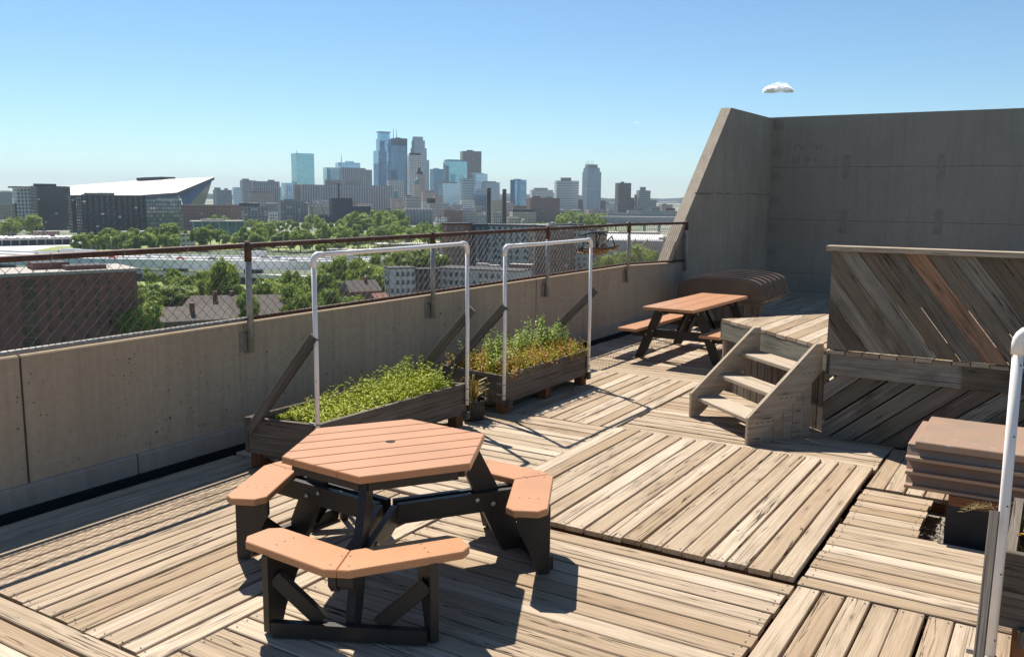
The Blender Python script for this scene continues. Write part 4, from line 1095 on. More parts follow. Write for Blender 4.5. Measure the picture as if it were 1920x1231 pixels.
# --- stadium
SD = 1240
sta = empty('stadium', 'stadium with a huge pale sloping roof and a sharp glass prow', 'stadium', tuple(ground_pt(260, SD)))
so_ = V(sta.location); Q3 = lambda px, py, D: P3(px, py, D)-so_
rf = [(96, 350.5, 1360), (256, 338.5, 1420), (387, 332.5, 1400), (402, 332, 1330), (332, 361, 1225), (262, 366, 1200), (130, 366, 1180), (96, 362, 1190)]
b = MB(); pts = [Q3(*p) for p in rf]; ctr = Q3(240, 350, 1300)
for i in range(len(pts)): b.face([pts[i], pts[(i+1) % len(pts)], ctr], None, .5)
b.build('roof', plain('pale_stadium_roof', (.36, .355, .35), .6, 0, .1, .02), sta)
b = MB(); ed = [(402, 332, 1330), (332, 361, 1225), (262, 366, 1200), (130, 366, 1180)]
for i in range(3):
    a, c = Q3(*ed[i]), Q3(*ed[i+1]); b.face([c, a, a-V((0, 0, 4.2)), c-V((0, 0, 4.2))], None, .5)
a, c = Q3(402, 332, 1330), Q3(332, 361, 1225); b.face([a, c, c-V((0, 0, 3)), Q3(385, 340, 1330)], None, .5)
b.build('roof_edge', plain('dark_roof_edge', (.06, .065, .075), .5), sta)
b = MB(); b.face([Q3(398, 337, 1330), Q3(332, 364.5, 1230), Q3(340, 373, 1235), Q3(345, 395, 1235), Q3(380, 395, 1325)][::-1], None, .5); b.build('glass_prow', M['glassblue'], sta)
b = MB(); b.face([Q3(397, 337.5, 1328), Q3(362, 354, 1270), Q3(390, 351, 1328)][::-1], None, .5); b.build('prow_panel', plain('pale_prow_panel', (.45, .43, .42), .5), sta)
b = MB(); b.face([Q3(262, 368, 1203), Q3(332, 363.5, 1228), Q3(345, 395, 1235), Q3(262, 395, 1203)], None, .5); b.face([Q3(130, 368, 1183), Q3(262, 368, 1203), Q3(262, 395, 1203), Q3(130, 395, 1183)], None, .5); b.build('side_wall', M['glassblue'], sta)
b = MB()
for (x0, x1, y0, y1) in ((256, 276, 333.5, 338.8), (276, 303, 332.6, 337.5), (260, 300, 335, 339)):
    p, q = Q3(x0, y1, 1405), Q3(x1, y1-1.2, 1405); h = (y1-y0)/FPX*1405; d = (q-p); b.box(p, d, V((0, 26, 0)), V((0, 0, h)))
b.build('roof_plant', M['roofdark'], sta)
tx = bpy.data.curves.new('sign_lettering', 'FONT'); tx.body = 'usbankstadium'; tx.size = 5.2; tx.extrude = .25; tx.align_x = 'CENTER'
to = bpy.data.objects.new('sign_lettering', tx); COL.objects.link(to); to.parent = sta
p = Q3(315, 375.6, 1196); to.location = p; vw = atan2((p+so_).x, (p+so_).y); to.rotation_euler = (pi/2, 0, -vw); bpy.context.view_layer.update(); me_ = bpy.data.meshes.new_from_object(to); bpy.data.objects.remove(to); to = bpy.data.objects.new('sign_lettering', me_); COL.objects.link(to); to.parent = sta; to.location = p; to.rotation_euler = (pi/2, 0, -vw); me_.materials.append(plain('white_letter', (.7, .72, .74), .5))
# --- downtown towers, left to right
T('residential_block', 'stepped dark residential block right behind the tip of the stadium prow', 'building', 400, 434, 356, 1900, 'grey', 20, .7, [('upper_block', 402, 414, 351.5, 356, 'grey', .8), ('upper_block', 426, 433, 353, 356, 'grey', .8)])
T('glass_tower', 'small pale blue glass block left of the grey hospital cluster', 'building', 436, 452, 351, 2200, 'palblue', 15, .8)
T('hospital_block', 'grey tower with a white side at the left end of the hospital cluster', 'building', 451, 473, 338, 2250, 'grey', 22, .8, [('upper_block', 455, 469, 335, 338, 'grey', .8)])
T('hospital_block', 'broad grey hospital slab with two roof houses', 'building', 470, 524, 340, 2300, 'graystripe', 12, .5, [('upper_block', 474, 481, 338.5, 340, 'grey', .8), ('upper_block', 506, 519, 337, 340, 'grey', .8)])
T('brick_block', 'reddish brick block in front of the grey hospital slab', 'building', 466, 512, 361, 1900, 'pink', 14, .4, [('upper_block', 470, 507, 359.5, 361, 'redtrim', .8)])
T('glass_tower', 'solitary glass tower reflecting a building, left of the main skyline', 'tower', 548, 590, 288, 2250, 'teal', 22, .75, [('side_block', 578, 591.5, 306, 380, 'deepblue', 1.02), ('mast', 560.5, 562, 281, 288, 'mast', 1), ('painted_reflection', 553, 583, 314, 345, 'whitegrid', 1.001)])  # mirrored building is painted on as a gridded block over the glass
T('glass_block', 'low dark blue block with a bright glass face at the foot of the solitary tower', 'building', 528, 553, 343, 2000, 'blue', 20, .8)
T('brick_block', 'narrow brown block beside the low dark blue block', 'building', 550, 566, 346, 1960, 'pink', 14, .7)
T('glass_tower', 'green glass tower with lit floors stepping up to the right', 'tower', 607, 640, 314, 2400, 'teal', 18, .8)
T('glass_tower', 'broad blue green tower with a thin roof mast behind the grey slabs', 'tower', 630, 676, 305, 2500, 'blue', 14, .6, [('upper_block', 650, 667, 302, 305, 'blue', .7), ('mast', 642.5, 644, 288, 305, 'mast', 1)])
T('office_slab', 'bulky purple grey office slab with a stepped right side', 'building', 637, 686, 315, 2350, 'graystripe', 14, .6, [('side_block', 680, 703, 318, 380, 'grey', 1)])
T('office_block', 'long grey office block with vertical window strips and pale corner frames', 'building', 562, 736, 347, 1950, 'graystripe', 8, .3, [('frame_crown', 611, 643, 337, 347, 'pink', .5), ('frame_crown', 650, 682, 338, 347, 'pink', .5), ('entrance_bay', 655, 668, 347, 376, 'pink', 1.03), ('end_bay', 563, 580, 346, 392, 'pink', 1.03)])
T('glass_tower', 'tallest pale blue glass tower with a ringed flat crown', 'tower', 701, 738, 283, 2480, 'blue', 24, .8, [('upper_block', 707.5, 737, 261, 283, 'blue', .85), ('upper_block', 711, 735, 249.8, 261, 'blue', .8), ('crown_ring', 708, 736, 247.6, 249.2, 'mast', .9)])
T('glass_tower', 'dark blue tower with a solid dark top band and two antennas', 'tower', 734, 764.5, 274, 2420, 'deepblue', 40, .8, [('top_band', 734, 764.5, 260, 274, 'glassblue', 1), ('upper_block', 748, 757, 258.5, 260, 'mast', .8), ('antenna', 737.2, 738.8, 241, 260, 'mast', 1), ('antenna', 748.6, 750.2, 243, 260, 'mast', 1)])
T('stone_tower', 'tall pale stone tower narrowing in setbacks to a flat crown', 'tower', 768, 805, 300, 2440, 'setback', 24, .8, [('upper_block', 770.5, 801.5, 278, 300, 'setback', .9), ('upper_block', 773, 799, 264, 278, 'setback', .85), ('upper_block', 775.5, 796, 257, 264, 'setback', .8), ('side_block', 796, 810, 310, 380, 'setback', .8)])
T('office_tower', 'white gridded tower with a dark flat top in front of the setback tower', 'tower', 763.5, 794.5, 291, 2150, 'whitegrid', 14, .7, [('top_band', 768, 790, 287, 291, 'roofdark', .9)])
T('office_block', 'low white gridded block left of the white gridded tower', 'building', 725.5, 757.5, 338, 2050, 'whitegrid', 10, .7)
T('clock_tower', 'old stone tower with a green pointed roof and dark ornate top', 'tower', 775, 790, 345, 1950, 'sand', 14, .9, [('dome', 776, 789, 334, 346, 'copper', 1), ('side_block', 784, 798, 327, 372, 'pink', .9), ('upper_block', 782, 794, 322, 327, 'roofdark', .8), ('dome', 784, 791, 313, 322, 'roofdark', 1)])
T('glass_tower', 'angular blue glass building between the setback tower and the teal tower', 'tower', 806, 834, 317, 2500, 'deepblue', 26, .8, [('upper_block', 815, 826, 315, 317, 'blue', .8)])
T('glass_tower', 'broad teal glass tower with a slanted dark cap', 'tower', 831, 876, 303, 2300, 'teal', 26, .7, [('top_band', 834, 872, 299.5, 303, 'deepblue', 1), ('stripe_bay', 833, 851, 312, 352, 'bluestripe', 1.02)])
T('office_tower', 'square topped brown tower with a small roof house', 'tower', 862.5, 902.5, 284, 2700, 'browntower', 12, .7, [('upper_block', 876, 889, 281.5, 284, 'browntower', .6)])
T('glass_block', 'blue glass block under a pale curved roof line', 'building', 822, 864, 344, 1950, 'palblue', 20, .7, [('glass_bay', 826, 842, 349, 388, 'deepblue', 1.03), ('roof_slab', 822, 858, 341, 344, 'roofpale', .9), ('glass_bay', 845, 863, 350, 390, 'blue', 1.02)])
T('office_block', 'horizontally striped block right of the pale curved roof', 'building', 862, 889, 334, 2100, 'bluestripe', 18, .8)
T('glass_tower', 'pale blue stepped glass block below the brown tower', 'building', 886, 914, 326, 2250, 'palblue', 20, .8, [('upper_block', 880, 908, 324.5, 326, 'palblue', .8)])
T('glass_tower', 'pale block with a dark blue glass corner behind the left chimney', 'building', 902, 937, 342, 2200, 'setback', 26, .8, [('upper_block', 906, 932, 340, 342, 'mast', .8)])
T('office_block', 'pink stone office block below the old stone tower', 'building', 790, 820, 360, 1850, 'pink', 12, .6, [('upper_block', 796, 816, 357, 360, 'pink', .8)])
T('civic_building', 'small red and white civic building with a little green dome', 'building', 731, 753, 371, 1700, 'pink', 12, .7, [('dome', 737, 747, 356, 371, 'copper', 1)])
T('white_block', 'plain white low block below the striped block', 'building', 862, 890, 375, 1650, 'whitefine', 12, .7)
T('glass_tower', 'slim dark blue tower with a pale left face right of the chimneys', 'tower', 957, 987, 337, 2000, 'blue', 28, .8, [('upper_block', 965, 979, 335.5, 337, 'mast', .7), ('side_block', 957, 963, 337.3, 386, 'deepblue', .9)])
T('white_block', 'low white ornate block left of the big white striped office', 'building', 993, 1037, 356, 2100, 'whitefine', 10, .6, [('upper_block', 1000, 1028, 352, 356, 'whitefine', .8)])
T('office_tower', 'big white horizontally striped office with a central dark groove', 'tower', 1039, 1085, 339, 1950, 'whitestripe', 10, .6, [('penthouse', 1051, 1072, 333, 339, 'roofpale', .7), ('groove', 1059.2, 1061.2, 339.5, 396, 'deepblue', 1.62)])
T('residential_tower', 'tall residential tower with curved setbacks and a spiky crown standing alone', 'tower', 1091, 1126.5, 322, 1900, 'setback', 22, .85, [('upper_block', 1093, 1124.5, 314.5, 322, 'setback', .9), ('upper_block', 1097, 1121, 308.5, 314.5, 'mill', .9), ('antenna', 1102, 1102.8, 301, 308.5, 'mast', 1), ('antenna', 1106, 1106.8, 301, 308.5, 'mast', 1), ('antenna', 1111, 1111.8, 302, 308.5, 'mast', 1), ('antenna', 1115, 1115.8, 301, 308.5, 'mast', 1)])
T('residential_tower', 'dark brown slab tower right of the tall crowned residential tower', 'tower', 1153, 1183, 343, 1750, 'browntower', 20, .7, [('upper_block', 1165, 1172, 340.5, 343, 'browntower', .7), ('side_block', 1181, 1193, 371, 400, 'browntower', 1)])
T('residential_tower', 'smaller brown stepped tower with a roof house nearest the concrete fin', 'tower', 1193, 1219.5, 357, 1750, 'mill', 18, .7, [('upper_block', 1200, 1212, 350.5, 357, 'mill', .7), ('side_block', 1216, 1233, 375, 400, 'mill', 1), ('side_block', 1190, 1196, 365, 400, 'mill', .8)])
T('brick_block', 'dense cluster of stepped brick apartments left of the white striped office', 'building', 986, 1050, 371, 1500, 'brickfar', 16, .5, [('upper_block', 1000, 1016, 368, 371, 'brickfar', .7), ('glass_bay', 1021, 1032, 369.5, 410, 'deepblue', 1.04), ('upper_block', 1030, 1040, 369, 371, 'browntower', .7)])
T('office_block', 'beige office building with a dark green roof band', 'building', 955, 1006, 397, 1300, 'sand', 12, .7, [('roof_band', 957, 1003, 392.5, 397, 'roofdark', .9)])
T('brick_block', 'little brown block between the white office and the crowned tower', 'building', 1083, 1093, 374, 1800, 'browntower', 10, .8)
T('brick_block', 'little brown block hugging the right foot of the crowned tower', 'building', 1124, 1136, 376, 1800, 'browntower', 10, .8)
T('mill_building', 'long low stone mill with a row of arches near the bridge', 'building', 1176, 1270, 395, 1500, 'mill', 8, .25, [('upper_block', 1190, 1205, 388, 395, 'pink', .8), ('upper_block', 1222, 1240, 387, 395, 'pink', .8), ('upper_block', 1250, 1268, 390, 395, 'redtrim', .8)])
T('mill_building', 'pale low stone mill directly behind the white pole', 'building', 1140, 1204, 399, 1480, 'mill', 8, .25)
# --- second row in front of downtown
T('theatre', 'big midnight blue windowless theatre with an amber box on its side', 'theatre', 617, 660, 371, 1350, 'blackmetal', 12, .8, [('amber_box', 653, 669, 377, 384.5, 'orange', .55), ('side_block', 656, 700, 387, 420, 'blackmetal', .6), ('side_block', 694, 732, 396, 420, 'blackmetal', .5), ('side_block', 580, 620, 402, 420, 'blackmetal', .6), ('sign_mast', 636.5, 639.5, 343, 371, 'stack', .5)])
T('loft_building', 'dark brown loft block left of the grey framed lofts below the hospital', 'building', 432, 458, 384, 1250, 'brickfar', 12, .5)
T('loft_building', 'grey framed loft block with a dark roof house in front of the hospital', 'building', 452, 500, 386, 1200, 'loft', 14, .5, [('penthouse', 446, 485, 381, 386, 'roofdark', .7)])
T('loft_building', 'mixed grey and white loft block with uneven roof left of the theatre', 'building', 520, 576, 376, 1400, 'loft', 12, .6, [('upper_block', 533, 560, 373, 376, 'roofpale', .7), ('side_block', 545, 578, 395, 420, 'brickfar', 1.1)])
T('loft_building', 'bright little white house block among the lofts', 'building', 502, 520, 398, 1230, 'whitefine', 12, .8, roof='roofpale')
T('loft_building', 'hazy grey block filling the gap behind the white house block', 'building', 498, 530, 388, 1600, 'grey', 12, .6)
T('office_block', 'tan two storey block at the left foot of the theatre', 'building', 577, 620, 386, 1550, 'sand', 8, .4)
si = T('grain_mill', 'old grey grain mill head house above a row of round concrete silos', 'mill', 758, 788, 368, 1350, 'mill', 14, .8, [('upper_block', 762, 772, 366, 368, 'roofdark', .7)])
scx, scy, sw, sdp, srz = cbx(757, 814, 1320, 10, .3); sc_ = V((scx, scy, GZ))-V(si.location); ax = V((cos(srz), sin(srz), 0)); ay = V((-sin(srz), cos(srz), 0))
zt = ztop(785, 391, 1320)-GZ
for q in range(9):
    b = MB(); p = sc_+ax*(-sw/2+sw*(q+.5)/9); r = sw/18*1.03
    b.tube([(p.x, p.y, 0), (p.x, p.y, zt)], r, 14); b.build('silo', M['silo'], si)
T('brick_block', 'sandy red block with white trim left of the grain silos', 'building', 735, 758, 389, 1330, 'pink', 12, .6, [('side_block', 720, 737, 390, 415, 'loft', .8)])
T('loft_building', 'round cornered loft with a dark drum on its roof behind the silos', 'building', 803, 842, 381, 1500, 'mill', 12, .6, [('roof_drum', 800, 817, 371.5, 381, 'roofdark', .6)])
T('loft_building', 'brick and grey loft row right of the grain silos', 'building', 828, 868, 394, 1380, 'brickfar', 12, .5, [('upper_block', 834, 850, 391, 394, 'pink', .7)])
T('loft_building', 'pale grey loft row with bright roofs left of the left chimney', 'building', 864, 912, 396, 1400, 'mill', 12, .5, [('upper_block', 866, 888, 390, 396, 'whitefine', .7), ('upper_block', 893, 906, 386, 396, 'sand', .7)])
T('loft_building', 'tan stone loft between the two dark chimneys', 'building', 918, 946, 375, 1500, 'sand', 12, .6)
T('loft_building', 'grey stone row behind the foot of the right chimney', 'building', 906, 956, 397, 1350, 'mill', 12, .4)
T('brick_block', 'small reddish block just right of the right chimney', 'building', 946, 962, 379, 1750, 'pink', 12, .6)
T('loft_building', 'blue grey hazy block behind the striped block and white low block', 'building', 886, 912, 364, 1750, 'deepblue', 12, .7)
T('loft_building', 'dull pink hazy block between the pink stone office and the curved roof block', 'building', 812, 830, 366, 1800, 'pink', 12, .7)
# packed mid-rise roofs at the foot of downtown
for lab, x0, x1, yt, D, st_ in (('tan mid-rise with many small windows right below the low white gridded block', 742, 764, 380, 1500, 'sand'), ('bluish mid-rise between the glass block and the silos', 846, 866, 383, 1600, 'grey'),
    ('low pale flat roofed shed in front of the silos and lofts', 815, 838, 408, 1150, 'whitefine'), ('rose coloured mid-rise under the curved roof glass block', 838, 852, 390, 1450, 'pink'),
    ('grey mid-rise between the lofts and the left chimney', 895, 913, 402, 1280, 'grey'), ('pale stone mid-rise peeping between the chimneys', 921, 941, 398, 1250, 'mill'),
    ('sandy low row right of the right chimney under the blue tower', 949, 975, 408, 1180, 'sand'), ('brown mid-rise below the slim dark blue tower', 960, 988, 386, 1450, 'brickfar'),
    ('hazy grey row at the foot of the white striped office', 1040, 1092, 393, 1600, 'grey'), ('rose brick row at the foot of the crowned tower', 1096, 1150, 394, 1560, 'pink'),
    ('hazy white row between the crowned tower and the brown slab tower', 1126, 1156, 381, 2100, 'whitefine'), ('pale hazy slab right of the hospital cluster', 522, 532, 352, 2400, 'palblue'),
    ('sandy stone row under the hospital brick block', 468, 522, 381, 1600, 'sand'), ('grey office row under the long striped grey block', 585, 622, 376, 1700, 'grey'),
    ('brick warehouse peeking over the trees left of the silos', 690, 735, 404, 1260, 'brickfar'), ('hazy rose building right of the theatre', 668, 700, 383, 1700, 'pink'),
    ('grey stepped block left of the solitary glass tower', 533, 549, 351, 2300, 'grey'), ('pale row in front of the stone office behind the silos', 790, 812, 378, 1650, 'whitefine'),
    ('small hazy tower between the striped office and the low white ornate block', 1033, 1041, 362, 2300, 'palblue'), ('reddish low mill at the right foot of the brown stepped tower', 1236, 1262, 383, 1900, 'pink')):
    T('midrise_block', lab, 'building', x0, x1, yt, D, st_, random.choice((-14, 10, 16, 22)), .7, [('roof_house', x0+(x1-x0)*.3, x0+(x1-x0)*.6, yt-1.6, yt, random.choice(('roofpale', 'roofdark', 'mast')), .5)], roof=random.choice(('roofpale', 'roofdark', 'roofpale')))
for lab, x0, x1, yt in (('left of two tall dark chimneys', 913, 920.5, 352.5), ('right of two tall dark chimneys', 942, 949.5, 354.5)):
    D = 1150; p = ground_pt((x0+x1)/2, D); zt = ztop((x0+x1)/2, yt, D)-GZ; r = (x1-x0)/FPX*D/2
    ch = MB(); ch.tube([(0, 0, 0), (0, 0, zt-2), (0, 0, zt)], [r*1.12, r, r*1.08], 14)
    root = empty('chimney', lab, 'chimney', tuple(p), 'dark chimneys'); ch.build('shaft', M['stack'], root)
    c = MB(); c.tube([(0, 0, zt-4), (0, 0, zt-3)], r*1.16, 14); c.build('collar', M['mast'], root)
pl = empty('white_pole', 'thin white monument pole in front of the low stone mills', 'pole', tuple(ground_pt(1141, 900)))
b = MB(); b.tube([(0, 0, 0), (0, 0, ztop(1141, 391, 900)-GZ)], [1.0, .55], 8); b.build('shaft', M['roofpale'], pl)
b = MB(); b.tube([(0, 0, 0), (0, 0, 3)], [2.2, 1.4], 8); b.build('base', M['roofpale'], pl)
ar = empty('steel_arch', 'pair of slim dark steel arches standing among the lofts left of the theatre', 'arch', tuple(ground_pt(584, 1150)))
for dx in (-6, 6):
    b = MB(); hh = ztop(584, 380, 1150)-GZ
    b.tube([(dx-14*cos(a), 4*dx/6, hh*sin(a)) for a in [q*pi/12 for q in range(13)]], .7, 6); b.build('arch_rib', M['mast'], ar)
br = empty('arch_bridge', 'pale stone bridge with round arches in front of the low mills', 'bridge', tuple(ground_pt(1210, 1150)))
L_ = 110/FPX*1150; vw = atan2(br.location.x, br.location.y); ex = V((cos(vw), -sin(vw), 0)); zt = ztop(1210, 408, 1150)-GZ
b = MB(); n = 4; poly = [(-L_/2, zt-2.5)]
for q in range(n):
    x0 = -L_/2+L_*q/n; wq = L_/n; r = wq*.42
    poly += [(x0+wq/2-r, -2), (x0+wq/2-r, 3)]+[(x0+wq/2-r*cos(a), 3+(zt-7)*sin(a)) for a in [.3, .7, 1.1, pi/2, 2.04, 2.44, 2.84]]+[(x0+wq/2+r, 3), (x0+wq/2+r, -2)]
for q in range(n):
    x0 = -L_/2+L_*q/n; wq = L_/n; r = wq*.42
    arc = [(x0+wq/2-r*cos(a), 3+(zt-7)*sin(a)) for a in [k*pi/10 for k in range(11)]]
    for i in range(10):
        (xa, za), (xb, zb) = arc[i], arc[i+1]
        b.prism((0, 0, 0), ex, (0, 0, 1), V((sin(vw), cos(vw), 0))*14, [(xa, za), (xb, zb), (xb, zt-1), (xa, zt-1)], .5)
    for xx in (x0, x0+wq-wq*.08): b.prism((0, 0, 0), ex, (0, 0, 1), V((sin(vw), cos(vw), 0))*14, [(xx, -1), (xx+wq*.08, -1), (xx+wq*.08, zt-1), (xx, zt-1)], .5)
b.build('arches', M['silo'], br)
b = MB(); b.box(-ex*(L_/2+20)+V((0, 0, zt-1)), ex*(L_+40), V((sin(vw), cos(vw), 0))*14, V((0, 0, 2))); b.build('bridge_deck', M['roofpale'], br)
# --- far wooded ridge on the horizon
h = MB(); n = 90
for ring_, (D, top) in enumerate(((6200, -6), (8200, 22))):
    prev = None
    for q in range(n+1):
        px = -500+2900*q/n; p = at_d(px, hor(px), D); z = GZ+30+top*.5+14*sin(q*.55+ring_)+9*sin(q*1.7)+random.uniform(-3, 3)
        f = V((p.x, p.y, 0)).normalized(); cur = (V((p.x, p.y, GZ-1)), V((p.x, p.y, z)), V((p.x, p.y, GZ-1))+f*900)
        if prev: h.face([prev[0], cur[0], cur[1], prev[1]], None, .5, 0, True); h.face([prev[1], cur[1], cur[2], prev[2]], None, .5, 0, True)
        prev = cur
tag(h.build('hills', plain('far_woodland', (.045, .07, .03), .95, 0, .5, .01)), kind='structure')

# ================================================================ NEARER TOWN: HOUSES, APARTMENTS, ROADS
def windows(root, par, cx, cy, z0, z1, w_, d_, rz_, cols, rows, ww, wh, mat, faces=(0, 3), skip=0, rg=None, frame=None, cap=100, cnt=[0]):
    """window panes set a little proud of the chosen faces, each its own part"""
    c, s = cos(rz_), sin(rz_); ax, ay = V((c, s, 0)), V((-s, c, 0)); o = V((cx, cy, 0))
    for f in faces:
        org, du, nrm, ln = {0: (o-ax*w_/2-ay*d_/2, ax, -ay, w_), 1: (o+ax*w_/2-ay*d_/2, ay, ax, d_), 3: (o-ax*w_/2+ay*d_/2, -ay, -ax, d_)}[f]
        cc = max(1, round(cols*ln/w_)) if f != 0 else cols
        for i in range(cc):
            for j in range(rows):
                if rg and rg.random() < skip: continue
                if cnt[0] >= cap: return
                u = ln*(i+.5)/cc; z = z0+(z1-z0)*(j+.5)/rows; p = org+du*u+V((0, 0, z))
                b = MB(); b.box(p-du*ww/2-V((0, 0, wh/2))-nrm*.05, du*ww, V((0, 0, wh)), nrm*.12, .5)
                wn = b.build('window', mat, par); cnt[0] += 1
M['pane'] = plain('dark_window', (.018, .02, .022), .12, 0, .3, .5, spec=.6)
M['paneblue'] = plain('blue_window', (.06, .10, .13), .1, 0, .3, .5, spec=.6)
def brickmat(name, c1, c2, mortar):
    k = NT(name, .85); t = k.n('TexBrick', Scale=1.0); k.t.links.new(k.uv(1, 1), t.inputs['Vector'])
    t.inputs['Color1'].default_value = c4(c1); t.inputs['Color2'].default_value = c4(c2); t.inputs['Mortar'].default_value = c4(mortar)
    t.inputs['Brick Width'].default_value = .5; t.inputs['Row Height'].default_value = .2; t.inputs['Mortar Size'].default_value = .015
    n = k.noise(k.uv(.12, .12), 1, 4); k.col(k.mix(k.math('MULTIPLY', n, .5), t.outputs['Color'], [q*.6 for q in c1])); return k.m
M['brick'] = brickmat('red_brown_brick', (.25, .105, .078), (.21, .092, .07), (.16, .09, .07))
M['shingle'] = plain('brown_grey_shingle', (.135, .115, .10), .95, 0, .3, .8)
# brick dormitory right below the wall at the left
D = 215
cx, cy, w_, d_, rz_ = cbx(-70, 238, D, 12, .5); dz = ztop(120, 516, D)-GZ
dm = empty('brick_dormitory', 'dark red brick dormitory with pale roof edge right beyond the fence at the left', 'building', (cx, cy, GZ))
b = MB(); bbox(b, 0, 0, 0, dz, w_, d_, rz_); b.build('wall', [M['brick'], M['roofpale']], dm)
b = MB(); bbox(b, 0, 0, dz-.2, dz+.55, w_+1.0, d_+1.0, rz_, 0); b.build('roof_edge', [plain('pale_parapet', (.40, .36, .32), .9), M['roofpale']], dm)
axd = V((cos(rz_), sin(rz_), 0)); ayd = V((-sin(rz_), cos(rz_), 0))
for (x0, x1, yt) in ((50, 112, 492), (112, 182, 497)):
    px = (x0+x1)/2; p = at_d(px, hor(px), D+10); q = V((p.x-cx, p.y-cy, 0)); wq = (x1-x0)/FPX*(D+10)
    b = MB(); bbox(b, q.x, q.y, dz+.5, ztop(px, yt, D+10)-GZ, wq, 7, rz_); b.build('penthouse', [M['brick'], M['roofdark']], dm)
rg = random.Random(8); cnt = [0]
windows(dm, dm, 0, 0, dz-26, dz-.9, w_, d_, rz_, 13, 9, .95, 1.75, M['pane'], (0,), .28, rg, cap=95, cnt=cnt)
for uu in (.27, ):
    b = MB(); p = -axd*(w_*(.5-uu))-ayd*(d_/2+.02); b.box(p+V((0, 0, dz-28)), axd*2.4, -ayd*.05, V((0, 0, 27.0)), .5); b.build('glazed_bay', M['pane'], dm)
    for j in range(9): b = MB(); b.box(p+V((0, 0, dz-27.5+3*j))-ayd*.03, axd*2.4, -ayd*.08, V((0, 0, .5)), .5); b.build('spandrel', M['brick'], dm)
# brown roofed low houses
def house(name, label, x0, x1, yr, ye, D, yaw, dep, wallc, roofc, chim=(), hip=.25, bottom=None):
    px = (x0+x1)/2; p = at_d(px, hor(px), D); W = (x1-x0)/FPX*D; vw = atan2(p.x, p.y); r = -vw+rad(yaw)
    root = empty(name, label, 'house', (p.x, p.y, GZ)); ax, ay, Z = V((cos(r), sin(r), 0)), V((-sin(r), cos(r), 0)), V((0, 0, 1))
    zr, ze = ztop(px, yr, D)-GZ, ztop(px, ye, D)-GZ
    b = MB(); bbox(b, 0, 0, 0, ze, W*.94, dep*.9, r, 0); b.build('wall', wallc, root)
    q = lambda u, v, z: ax*u*W/2+ay*v*dep/2+Z*z
    h = hip; b = MB(); A, B_, C_, D_ = q(-1, -1, ze), q(1, -1, ze), q(1, 1, ze), q(-1, 1, ze); E, F = q(-1+h, 0, zr), q(1-h, 0, zr)
    b.face([A, B_, F, E], None, .5); b.face([C_, D_, E, F], None, .5); b.face([D_, A, E], None, .5); b.face([B_, C_, F], None, .5); b.face([D_, C_, B_, A], None, .5)
    rf = b.build('roof', roofc, root)
    for (u, v, hh) in chim:
        b = MB(); b.cbox(tuple(q(u, v, (ze+zr)/2+hh/2)), (1.3, 1.3, (zr-ze)+hh), r, .5); b.build('chimney', M['brick'], rf)
    for u in [(-.8+.2*i) for i in range(9)]:
        b = MB(); p_ = q(u*.94, -.9, ze-1.6)-ay*.02; b.box(p_-ax*.45-Z*.6, ax*.9, -ay*.06, Z*1.2, .5); b.build('window', M['pane'], root)
    return root
wl = plain('tan_house_wall', (.20, .165, .14), .9)
house('low_house', 'long brown shingled house roof just beyond the fence between the dormitory and the first post', 235, 420, 578, 600, 250, 8, 16, wl, M['shingle'], ((.2, -.4, 1.2),), .12)
house('low_house', 'brown shingled house with two brick chimneys behind the first fence post', 330, 545, 556, 590, 275, -6, 22, wl, M['shingle'], ((-.35, -.3, 1.6), (.18, -.1, 1.8), (-.1, .1, 1.2)), .22)
house('low_house', 'steep gabled brown house peeking out of the trees in front of the white apartments', 640, 705, 527, 546, 320, 20, 12, M['brick'], M['shingle'], ((.3, 0, 1),), .05)
house('low_house', 'small reddish roofed house at the foot of the trees beside the white apartments', 690, 724, 552, 566, 300, 30, 9, wl, plain('red_roof', (.30, .13, .10), .9), (), .1)
# white apartment block: pale wing, dark recess, grey wing
wa = empty('white_apartments', 'low white and black apartment block with a flat roof behind the first pipe frame', 'apartments', tuple(ground_pt(815, 330)))
WO = V(wa.location); cnt = [0]; rg = random.Random(2)
for (x0, x1, yt, mt, D, yaw, k, cols, rf) in ((719, 778, 505, 'w', 330, 14, .8, 5, 'roofpale'), (772, 822, 507, 'k', 333, 14, .6, 4, 'roofpale'), (816, 1000, 508, 'g', 338, -24, .35, 14, 'roofpale')):
    cx, cy, w_, d_, r = cbx(x0, x1, D, yaw, k); zt = ztop((x0+x1)/2, yt, D)-GZ
    mt = {'w': plain('white_render', (.58, .58, .57), .85), 'k': plain('black_cladding', (.03, .03, .034), .7), 'g': plain('light_grey_render', (.46, .455, .45), .85)}[mt]
    b = MB(); bbox(b, cx-WO.x, cy-WO.y, 0, zt, w_, d_, r); b.build('wing', [mt, M[rf]], wa)
    b = MB(); bbox(b, cx-WO.x, cy-WO.y, zt-.1, zt+.35, w_+.5, d_+.5, r, 0); b.build('roof_edge', [M['roofdark'], M['roofpale']], wa)
    windows(wa, wa, cx-WO.x, cy-WO.y, zt-13, zt-.6, w_, d_, r, cols, 4, 1.3, 1.7, M['paneblue'], (0, 3) if yaw > 0 else (0, 1), .15, rg, cap=97, cnt=cnt)
for (x, y, D) in ((745, 503, 345), (850, 506, 350), (905, 497, 360), (925, 500, 362)):
    p = at_d(x, y, D)-WO; b = MB(); b.cbox((p.x, p.y, p.z), (5, 3, 1.6), .3, .5); b.build('roof_unit', M['roofpale'], wa)
